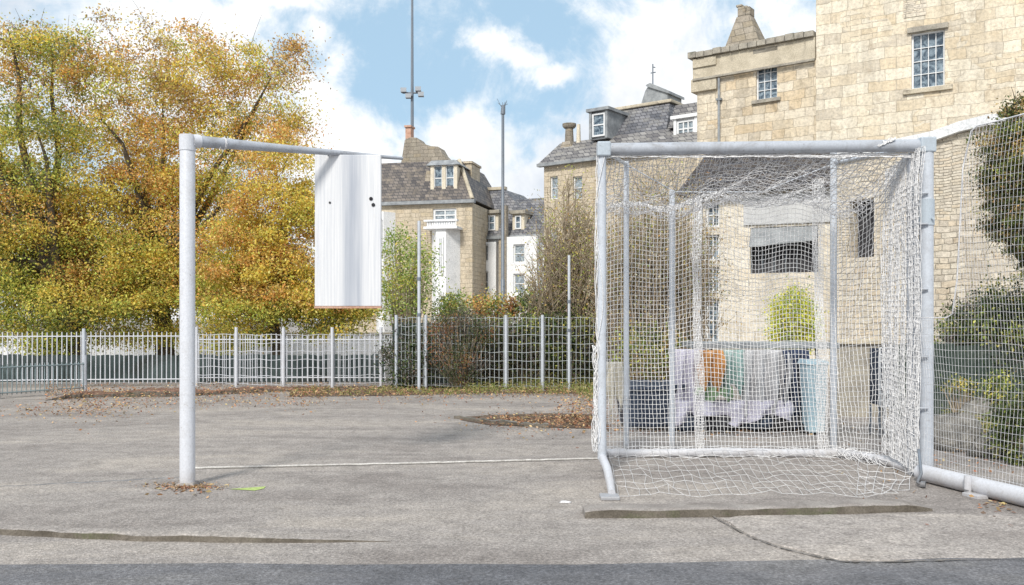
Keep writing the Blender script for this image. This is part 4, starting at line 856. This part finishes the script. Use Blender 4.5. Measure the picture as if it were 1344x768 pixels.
# netting
def net(fn,nu,nv,r,name,mat,seg=1,jit=.006,drop=0,sides=3):
    mb=MB(); pts={}
    for i in range(nu+1):
        for j in range(nv+1):
            p=Vector(fn(i/nu,j/nv)); pts[i,j]=p+Vector((random.gauss(0,jit),random.gauss(0,jit*.6),random.gauss(0,jit)))
    for i in range(nu+1): mb.tube([pts[i,j] for j in range(nv+1)],r,sides,False,True)
    for j in range(nv+1): mb.tube([pts[i,j] for i in range(nu+1)],r,sides,False,True)
    return gb(name,mb,mat)
def ln(a,b,t): return a+(b-a)*t
BZ=2.55
WOB=lambda a: .02*math.sin(a*1.7)+.012*math.sin(a*4.1+1)
def back(u,v):
    x=ln(RL+.03,X(1098,DR+.25),u); z=ln(.06,BZ+.12*math.sin(u*3.1)+.05*math.sin(u*17),v); y=DR+.14*math.sin(v*3.14)*(1+.4*math.sin(u*9))+.02*math.sin(u*15+v*4)+.28*v
    return (x,y,z-.04*math.sin(u*6.28*2)*v*(1-v)*2)
net(back,64,54,.0033,'net','net',jit=.0022)
def roof(u,v):       # from the crossbar back and down; sagging in folds
    a=Vector((ln(LX+.05,RX-.1,u),DF+.03,ln(HL,HR,u)-.055)); p=back(ln(0,1,u),1.); p=Vector((p[0],p[1],p[2]))
    q=a.lerp(p,v); q.z-=.20*math.sin(math.pi*v)*(.6+.4*math.sin(u*7))+.03*math.sin(u*40+v*6)*math.sin(math.pi*v); return q
net(roof,72,26,.0029,'net','net',jit=.009)
net(lambda u,v:roof(u,v)+Vector((.02,.0,-.08*math.sin(3.14*v)-.02)),54,14,.0030,'net','net_grey',jit=.014)
def sideL(u,v):
    a=Vector((LX-.01,DF+.03,ln(.1,HL-.06,v))); b_=Vector(back(0,v)); q=a.lerp(b_,u); q.x+=.03*math.sin(v*14+u*4)*u*(1-u)*4; return q
net(sideL,12,46,.0034,'net','net')
def sideR(u,v):
    a=Vector((X(1168,8.72),8.72,ln(.08,Z(222,8.7),v))); b_=Vector(back(1,v)); q=a.lerp(b_,u); q.y+=.05*math.sin(v*10+u*5)*math.sin(3.14*u); return q
net(sideR,14,50,.0033,'net','net',jit=.004)
def curtain(u,v):    # bunched folds beside the right post
    xb0,xb1=X(1167,8.6),X(1203,8.1); xt0,xt1=X(1184,8.4),X(1203,8.15)
    x=ln(ln(xb0,xb1,u),ln(xt0,xt1,u),max(0,v-.86)/.14); y=ln(8.68,8.02,u)+.06*math.sin(u*34+v*1.2)
    z=ln(.03+.10*(1-u),Z(198,8.25)-.10*(1-u),v); return (x+.008*math.sin(v*9+u*4),y,z)
net(curtain,44,56,.0034,'net','net',jit=.0045)
net(lambda u,v:Vector(curtain(u,v))+Vector((.006,.05,.01)),30,60,.0036,'net','net',jit=.006)
def skirt(u,v):
    x=ln(ln(RL+.05,X(1100,DR),u),ln(X(812,7.2),X(1178,7.2),u),v); y=ln(DR-.03,7.22,v)+.03*math.sin(u*9+v*3); z=.014+.05*(1-v)**2+.012*(1+math.sin(u*31+v*9)); return (x,y,z)
net(skirt,27,8,.0024,'net','net',jit=.010)
def skirtR(u,v):
    a=Vector(rp[1]).lerp(Vector(rp[3]),u); b_=Vector((ln(X(1120,7.3),X(1196,7.45),u),ln(7.25,7.5,u),.015)); q=a.lerp(b_,v); q.z=ln(.06,.016,v)+.008*math.sin(u*20); q.y+=.03*math.sin(u*12+v*5); return q
net(skirtR,6,5,.003,'net','net',jit=.008)
def band_(px0,px1,off,top):
    def f(u,v):
        x=ln(X(px0,DR+off),X(px1,DR+off),u); return (x+WOB(v*5)*.4,DR+off+.03*math.sin(v*9+u*2)+.2*v,ln(.05,top,v))
    return f
net(band_(913,924,-.03,2.62),7,90,.0034,'net_band','net',jit=.003)
net(band_(1074,1087,-.03,2.86),8,96,.0034,'net_band','net',jit=.003)
# bunched net along left post and along bars
def bundle(pts,rad,n,name='net_bundle',mat='net'):
    mb=MB()
    for k in range(n):
        ph=random.random()*6.28; rr=rad*random.uniform(.5,1.15); fr=random.uniform(-1.5,3); q=[]; p2=random.random()*6; f2=random.uniform(9,30)
        m_=len(pts)
        for i,p in enumerate(pts):
            t=i/(m_-1); a=ph+t*fr+1.1*math.sin(t*f2+p2); q.append(Vector(p)+Vector((math.cos(a)*rr,math.sin(a)*rr,random.uniform(-.006,.006)+ (math.sin(a)*rr if abs(pts[0][2]-pts[-1][2])<.3 else 0))))
        mb.tube(q,.0042,3,False)
    return gb(name,mb,mat)
bundle([(LX-.01,DF,.3+i*.07) for i in range(38)],.047,10)
bundle([(LX-.045-.01*math.sin(i*.4),DF+.02,.22+i*.05) for i in range(20)],.035,14)
bundle([(RL+(RRx-RL)*i/50,DR,.05) for i in range(51)],.050,9)
bundle([tuple(Vector(rp[0]).lerp(Vector(rp[2]),i/20)) for i in range(21)],.058,14)
bundle([(LX+.06+(RX-LX-.2)*i/60,DF+.01,HL-.05) for i in range(61)],.022,8)
bundle([(X(1150,DF)+i*.012,DF-.05,Z(192-i*.75,DF)) for i in range(13)],.014,8,'rope_knot')
mb=MB(); p=[(X(1199,8),7.9,.28),(X(1199,7.9),7.75,.1),(X(1204,7.7),7.7,.03),(X(1210,7.6),7.62,.03)]; mb.tube(p,.013,6); mb.tube([p[-1],(p[-1][0]+.03,p[-1][1]-.02,.03)],.028,8); gb('peg_hook',mb,'dark_metal')
# white plastic cloth tied to the left post
def drape(name,label,cat,x0,x1,y,ztop,zbot,mat,fold=8,amp=.04,over=.18,thing_=True,skew=0,ragged=.0):
    mb=MB(); nx,nz=34,18; ph=random.random()*6
    g_=[]
    for j in range(nz+1):
        v=j/nz
        for i in range(nx+1):
            u=i/nx; zz=ztop-(ztop-(zbot+ragged*math.sin(u*11+ph)))*v; x=ln(x0,x1,u)+skew*v+.012*math.sin(v*7+u*5)
            yy=y-amp*(v**.6)*(.5+math.sin(u*fold*math.pi*.9+ph+v*1.8))-.02*math.sin(u*23+v*9)*v; x+=.02*math.sin(u*9+v*6+ph)*v
            g_.append((x,yy-.02,zz))
    top=[(ln(x0,x1,i/nx),y+over,ztop+.003) for i in range(nx+1)]
    mb.v=top+g_; w_=nx+1
    for j in range(nz+1):
        for i in range(nx): a=j*w_+i; mb.f.append((a,a+w_,a+w_+1,a+1)); mb.sm.append(True)
    o_=mb.build(name,M[mat]); s=o_.modifiers.new('solid','SOLIDIFY'); s.thickness=.006
    return tag(o_,label,cat,'cloths draped over the trestle table' if name=='draped_cloth' else None)
drape('hanging_cloth','cream cloth bunched and hanging beside the left goal post, behind the net','cloth',X(796,9.5),X(821,9.5),9.7,Z(476,9.6),Z(532,9.6),'cl_cream',5,.05,.03,ragged=.08)

# mesh panel to the right of the goal, on a heavy ground bar
pa=Vector((X(1212,7.9),7.95,.06)); pb=Vector((X(1420,6.35),6.35,.06))
root=thing('mesh_screen','white wire mesh screen on a thick white ground pipe, right of the goal post','fence',tuple(Vector((pa.x,pa.y,0))),math.atan2(pb.y-pa.y,pb.x-pa.x)); L=(Vector((pb.x,pb.y,0))-Vector((pa.x,pa.y,0))).length
mb=MB(); mb.tube([(0,0,.075),(L,0,.075)],.072,16); mb.build('ground_pipe',M['white_paint'],root)
mb=MB(); sx=L*.40; mb.box(sx-.035,sx+.035,-.10,.09,0,.012); mb.box(sx-.03,sx+.03,-.095,-.075,.012,.15); mb.tube([(sx,-.085,.16),(sx,-.085,.05)],.03,8); mb.box(sx,sx+.17,-.14,-.04,.0,.03); mb.build('foot_bracket',M['white_paint'],root,.004)
mb=MB(); nv_=int(L/.034); htop=2.95
def mp(x,z): return (x+.006*math.sin(z*9),.02*math.sin(x*5+z*3)+.03*math.sin(z*2.2),z)
def hx(x): t=min(1,max(0,(x/L-.22)/.16)); return 1.42+(htop-1.42)*t*t*(3-2*t)
for i in range(nv_+1): x=L*i/nv_; h_=hx(x); mb.tube([mp(x,.12+(h_-.12)*k/14) for k in range(15)],.0016,3,False)
zz=.16
while zz<htop:
    x_=0
    while hx(x_)<zz and x_<L: x_+=.01
    if x_<L-.1: mb.tube([mp(x_+(L-x_)*i/24,zz+.006*math.sin(i*.5+zz*7)) for i in range(25)],.0018,3,False)
    zz+=.062
mb.tube([mp(L*i/30,hx(L*i/30)) for i in range(31)],.006,4,False)
mb.build('mesh',M['net_grey'],root)

# ------------------------------------------------------------------ draped table and things behind the net
DT=11.9; xa,xb=X(908,DT),X(1084,DT); zt=Z(452,DT)
root=thing('trestle_table','long high trestle table with thin grey top, cloths hung from it, behind the net','table',((xa+xb)/2,DT,0)); w2=(xb-xa)/2
mb=MB(); mb.box(-w2-.06,w2+.04,-.40,.4,zt-.045,zt+.03); mb.build('tabletop',M['lead'],root,.006)
for sx in (-1,1):
    for sy in (-.28,.3): mb=MB(); mb.tube([(sx*(w2-.12),sy*1.1,0),(sx*(w2-.2),sy*.8,zt-.05)],.022,8); mb.build('leg',M['galv'],root)
yf=DT-.36
def dr(pa_,pb_,yt,yb_,mat,label,name='draped_cloth',dy=0,**k):
    k.setdefault('ragged',.07); k.setdefault('amp',.09); k.setdefault('over',.1); yf_=yf+.02; drape(name,label,'cloth',X(pa_,yf-dy),X(pb_,yf-dy),yf-dy,Z(yt,yf-dy) if yt>456 else zt-.05-dy*.2,Z(yb_,yf-dy),mat,**k)
dr(884,926,456,546,'cl_lilac','pale lilac white cloth hanging lowest at the left end of the trestle table',fold=6,dy=.02)
dr(918,950,456,506,'cl_orange','short orange cloth draped over the table front',fold=4,dy=.07,skew=-.03)
dr(946,978,456,512,'cl_teal','teal cloth hanging right of the orange one',fold=5,dy=.04)
dr(912,962,508,524,'cl_green','small green cloth slung low under the orange and teal ones',fold=3,dy=.10,over=.05)
dr(972,1036,456,540,'cl_grey','grey cloth with soft folds in the middle of the table',fold=8,dy=.03)
dr(885,1040,526,552,'cl_lilac','long pale bundle of sheeting along the bottom of the draped cloths',fold=10,dy=.12,over=.1)
dr(1026,1062,456,556,'cl_navy','navy blue cloth hanging almost to the ground beside the pale blue bin',fold=5,dy=.05,skew=.02)
root=thing('table_shade','long low shade drawn as dark bags on the ground under the table','lumps',(X(960,11.6),11.55,0));  # shadow band below the cloths, built as dark solid shapes
def blobmesh(mb,c,r,n=14,m=10,lump=.15):
    ph=[random.random()*6 for _ in range(4)]; base=len(mb.v)
    for j in range(m+1):
        th=math.pi*j/m
        for i in range(n):
            a=2*math.pi*i/n; k=1+lump*(math.sin(2*a+ph[0])*math.sin(th*2+ph[1])+.6*math.sin(5*a+ph[2])*math.sin(3*th+ph[3]))
            mb.v.append((c[0]+r[0]*k*math.sin(th)*math.cos(a),c[1]+r[1]*k*math.sin(th)*math.sin(a),max(.0,c[2]+r[2]*k*math.cos(th))))
    for j in range(m):
        for i in range(n): a=base+j*n+i; b=base+j*n+(i+1)%n; mb.f.append((a,a+n,b+n,b)); mb.sm.append(True)
for i,(px,r) in enumerate(((900,.26),(945,.3),(990,.28),(1030,.25))):
    mb=MB(); blobmesh(mb,(X(px,11.6)-X(960,11.6),random.uniform(-.05,.05),.11),(r,.2,.13)); mb.build('shade_lump',M['navy' if i%2==0 else 'void'],root)
# dark container left
root=thing('open_skip','low navy blue flared container with a rim, seen through the net left of the table','container',(X(850,11.9),11.9,0)); w2=X(888,11.9)-X(850,11.9); hz_=Z(505,11.9)
mb=MB(); mb.hexa([(-w2*.85,-.3,.04),(w2*.85,-.3,.04),(w2*.85,.4,.04),(-w2*.85,.4,.04)],[(-w2,-.42,hz_),(w2,-.42,hz_),(w2,.5,hz_),(-w2,.5,hz_)]); mb.build('tub',M['navy'],root,.02)
mb=MB(); mb.box(-w2-.03,w2+.03,-.46,-.40,hz_-.03,hz_+.03); mb.box(-w2-.03,w2+.03,.48,.54,hz_-.03,hz_+.03); mb.box(-w2-.03,-w2+.03,-.40,.48,hz_-.03,hz_+.03); mb.box(w2-.03,w2+.03,-.40,.48,hz_-.03,hz_+.03); mb.build('rim',M['navy'],root,.008)
for sx in (-1,1): mb=MB(); mb.box(sx*w2*.6-.05,sx*w2*.6+.05,-.28,.38,0,.04); mb.build('skid',M['dark_metal'],root)
# pale blue bin
root=thing('wheelie_bin','pale blue plastic bin with flat lid at the right end of the draped table','bin',(X(1068,11.2),11.2,0)); hb_=Z(472,11.2)
mb=MB(); mb.hexa([(-.09,-.1,.03),(.10,-.1,.03),(.10,.15,.03),(-.09,.15,.03)],[(-.12,-.14,hb_-.06),(.13,-.14,hb_-.06),(.13,.2,hb_-.06),(-.12,.2,hb_-.06)]); mb.build('body',M['bin_blue'],root,.012)
mb=MB(); mb.hexa([(-.14,-.16,hb_-.058),(.15,-.16,hb_-.058),(.15,.22,hb_-.058),(-.14,.22,hb_-.058)],[(-.12,-.13,hb_),(.13,-.13,hb_),(.13,.2,hb_),(-.12,.2,hb_)]); mb.build('lid',M['bin_blue'],root,.01)
for sx in (-.1,.11): mb=MB(); mb.tube([(sx-.02,.13,.06),(sx+.02,.13,.06)],.06,14); mb.build('wheel',M['void'],root)
# blue lattice crates stack
root=thing('lattice_crate','tall blue and white lattice crate standing behind the net by the right post','crate',(X(1157,11),11,0)); cw=X(1167,11)-X(1157,11); z0,z1=Z(532,11),Z(456,11)
mb=MB(); mb.box(-cw+.012,cw-.012,-.16,.16,z0+.012,z1-.012); mb.build('liner',M['navy'],root)
mb=MB()
for i in range(5): x=-cw+2*cw*i/4; mb.box(x-.008,x+.008,-.185,-.163,z0,z1)
for i in range(10): z=z0+(z1-z0)*i/9; mb.box(-cw,cw,-.192,-.1855,z-.008,z+.008)
mb.build('lattice',M['frame'],root)
mb=MB(); 
for sx in (-cw+.01,cw-.01):
    for sy in (-.14,.14): mb.box(sx-.012,sx+.012,sy-.012,sy+.012,0,z0)
mb.build('legs',M['dark_metal'],root)

# rocks in the right bed
for i,(px,py,rx,rz_,lab) in enumerate(((1252,590,.30,.26,'broad grey boulder nearest the goal post behind the wire screen'),(1286,560,.30,.24,'grey boulder behind the yellow tipped plant'),(1240,545,.28,.2,'flat pale stone resting furthest back beside the boards'),(1310,600,.26,.2,'small rough rock by the dark leafy plant at right edge'),(1272,530,.34,.3,'rounded rock between the boards and the flat pale stone'))):
    gq=G(px,py); mb=MB(); blobmesh(mb,(0,0,rz_*.4),(rx,rx*.7,rz_),16,12,.22); o_=mb.build('boulder',M['rock']); o_.location=gq; tag(o_,lab,'rock','rocks behind the wire screen')

# ------------------------------------------------------------------ verge, litter, grass
def scatter(name,pts,tints,size,label,cat): 
    o_=leaf_mesh(name,pts,tints,size,M['litter'],None,True); tag(o_,label,cat,kind='stuff'); return o_
# red-brown low edging at left
kp=[G(*q) for q in interp([(70,524),(130,520),(240,519),(345,514),(420,511)],80)]
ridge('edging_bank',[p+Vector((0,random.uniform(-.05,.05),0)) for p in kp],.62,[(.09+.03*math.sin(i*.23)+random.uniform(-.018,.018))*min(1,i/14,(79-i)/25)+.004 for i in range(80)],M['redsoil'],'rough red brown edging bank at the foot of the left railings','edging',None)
mb=MB(); vs=[(380,521),(500,520),(640,516),(780,517),(790,512),(640,508),(515,507),(380,508)]
mb.poly([tuple(G(*q)+Vector((0,0,.006))) for q in vs]); tag(mb.build('verge',M['soil']),kind='structure')
mb=MB(); vs=[(603,548),(650,545),(720,543),(790,545),(800,564),(740,562),(690,560),(640,558),(606,552)]
mb.poly([tuple(G(*q)+Vector((0,0,.006))) for q in reversed(vs)]); tag(mb.build('planting_bed',M['soil']),kind='structure')
mb=MB(); vs=[(1236,508),(1480,505),(1600,600),(1344,612),(1290,588),(1240,560)]
mb.poly([tuple(G(*q)+Vector((0,0,.006))) for q in reversed(vs)]); tag(mb.build('planting_bed',M['soil']),kind='structure')
kp=[G(*q) for q in interp([(596,549),(625,553),(680,559),(720,562)],24)]
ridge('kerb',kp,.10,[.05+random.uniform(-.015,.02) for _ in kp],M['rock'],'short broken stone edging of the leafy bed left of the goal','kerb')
DL_=[(.36,.18,.10),(.46,.28,.14),(.26,.13,.08),(.52,.38,.2),(.22,.15,.1)]
def band(n,f): return np.array([f() for _ in range(n)])
def inpix(pxr,pyr,zmax=.05):
    def f():
        w_=pxr[1]-pxr[0]; h_=pyr[1]-pyr[0]
        if w_<250: px_=sum(pxr)/2+random.gauss(0,.3)*w_
        else: px_=random.uniform(*pxr)
        g_=G(px_,max(505,sum(pyr)/2+random.gauss(0,.33)*h_*(1 if random.random()<.85 else 2.2))); return (g_.x,g_.y,random.uniform(.005,zmax))
    return f
P_=[];T_=[]
for n_,pxr,pyr,zm,pl in ((5200,(380,790),(509,521),.07,DL_),(3600,(60,430),(513,525),.15,DL_),(900,(60,180),(522,546),.04,DL_),(200,(0,90),(534,546),.02,DL_),(1500,(640,800),(547,562),.05,DL_),(220,(380,780),(518,532),.02,DL_),(900,(735,792),(530,560),.22,DL_),(600,(150,420),(524,534),.02,DL_),
                      (1200,(820,1060),(556,568),.04,DL_),(160,(208,285),(636,645),.012,DL_),(100,(1290,1344),(650,668),.02,DL_),(160,(1100,1344),(560,640),.02,DL_),(900,(1240,1400),(515,600),.04,DL_)):
    P_.append(band(n_,inpix(pxr,pyr,zm))); T_.append(tint_mix(pl,n_,.35))
scatter('leaf_litter',np.concatenate(P_),np.concatenate(T_),.021,'fallen brown and rust leaves drifted along the verge and bed','leaves')
# loose leaves near the post: smaller
n_=420; th=rng.uniform(0,6.28,n_); rr=np.abs(rng.normal(0,.14,n_))+.05; pp=np.stack([X(246,7.74)+rr*np.cos(th)*1.3,7.74-.05+rr*np.sin(th)*.6,rng.uniform(.003,.02,n_)],1)
scatter('leaf_litter',pp,tint_mix([(.36,.24,.15),(.42,.32,.2),(.26,.18,.12)],n_,.3),.011,'dry leaf debris gathered round the foot of the bare white post','leaves')
def grass(label,spec):
    ps=[];ts=[];mb=MB()
    for n_,pxr,pyr,h in spec:
        for _ in range(n_):
            g_=G(random.uniform(*pxr),random.uniform(*pyr)); k=random.uniform(.4,1)*h; a=random.uniform(0,6.28)
            for q in range(3):
                z=k*(q+1)/3; ps.append((g_.x+math.cos(a)*.03*q,g_.y+math.sin(a)*.03*q,z)); ts.append(random.choice(((.30,.34,.10),(.20,.26,.07),(.42,.40,.16),(.5,.42,.2))))
    o_=leaf_mesh('grass',np.array(ps),np.array(ts)*rng.uniform(.7,1.2,(len(ps),1)),.032,M['leaf'],aspect=.3); tag(o_,label,'grass',kind='stuff')
grass('low tangled weeds in the soil bed behind the wire screen at the right',[(1500,(1238,1344),(508,590),.22),(500,(1290,1400),(540,612),.3)])
grass('ragged green weeds and grass along the foot of the middle fence',[(900,(610,790),(508,520),.22),(300,(690,780),(505,512),.35),(260,(480,620),(512,520),.12),(120,(380,480),(512,520),.10),(90,(760,790),(515,528),.2)])
# flattened white scrap
mb=MB(); gq=G(742,660); blobmesh(mb,(0,0,.004),(.05,.025,.012),8,6,.2); o_=mb.build('litter_scrap',M['cl_white']); o_.location=gq; tag(o_,'small crumpled white scrap lying on the tarmac left of the kerb','litter')
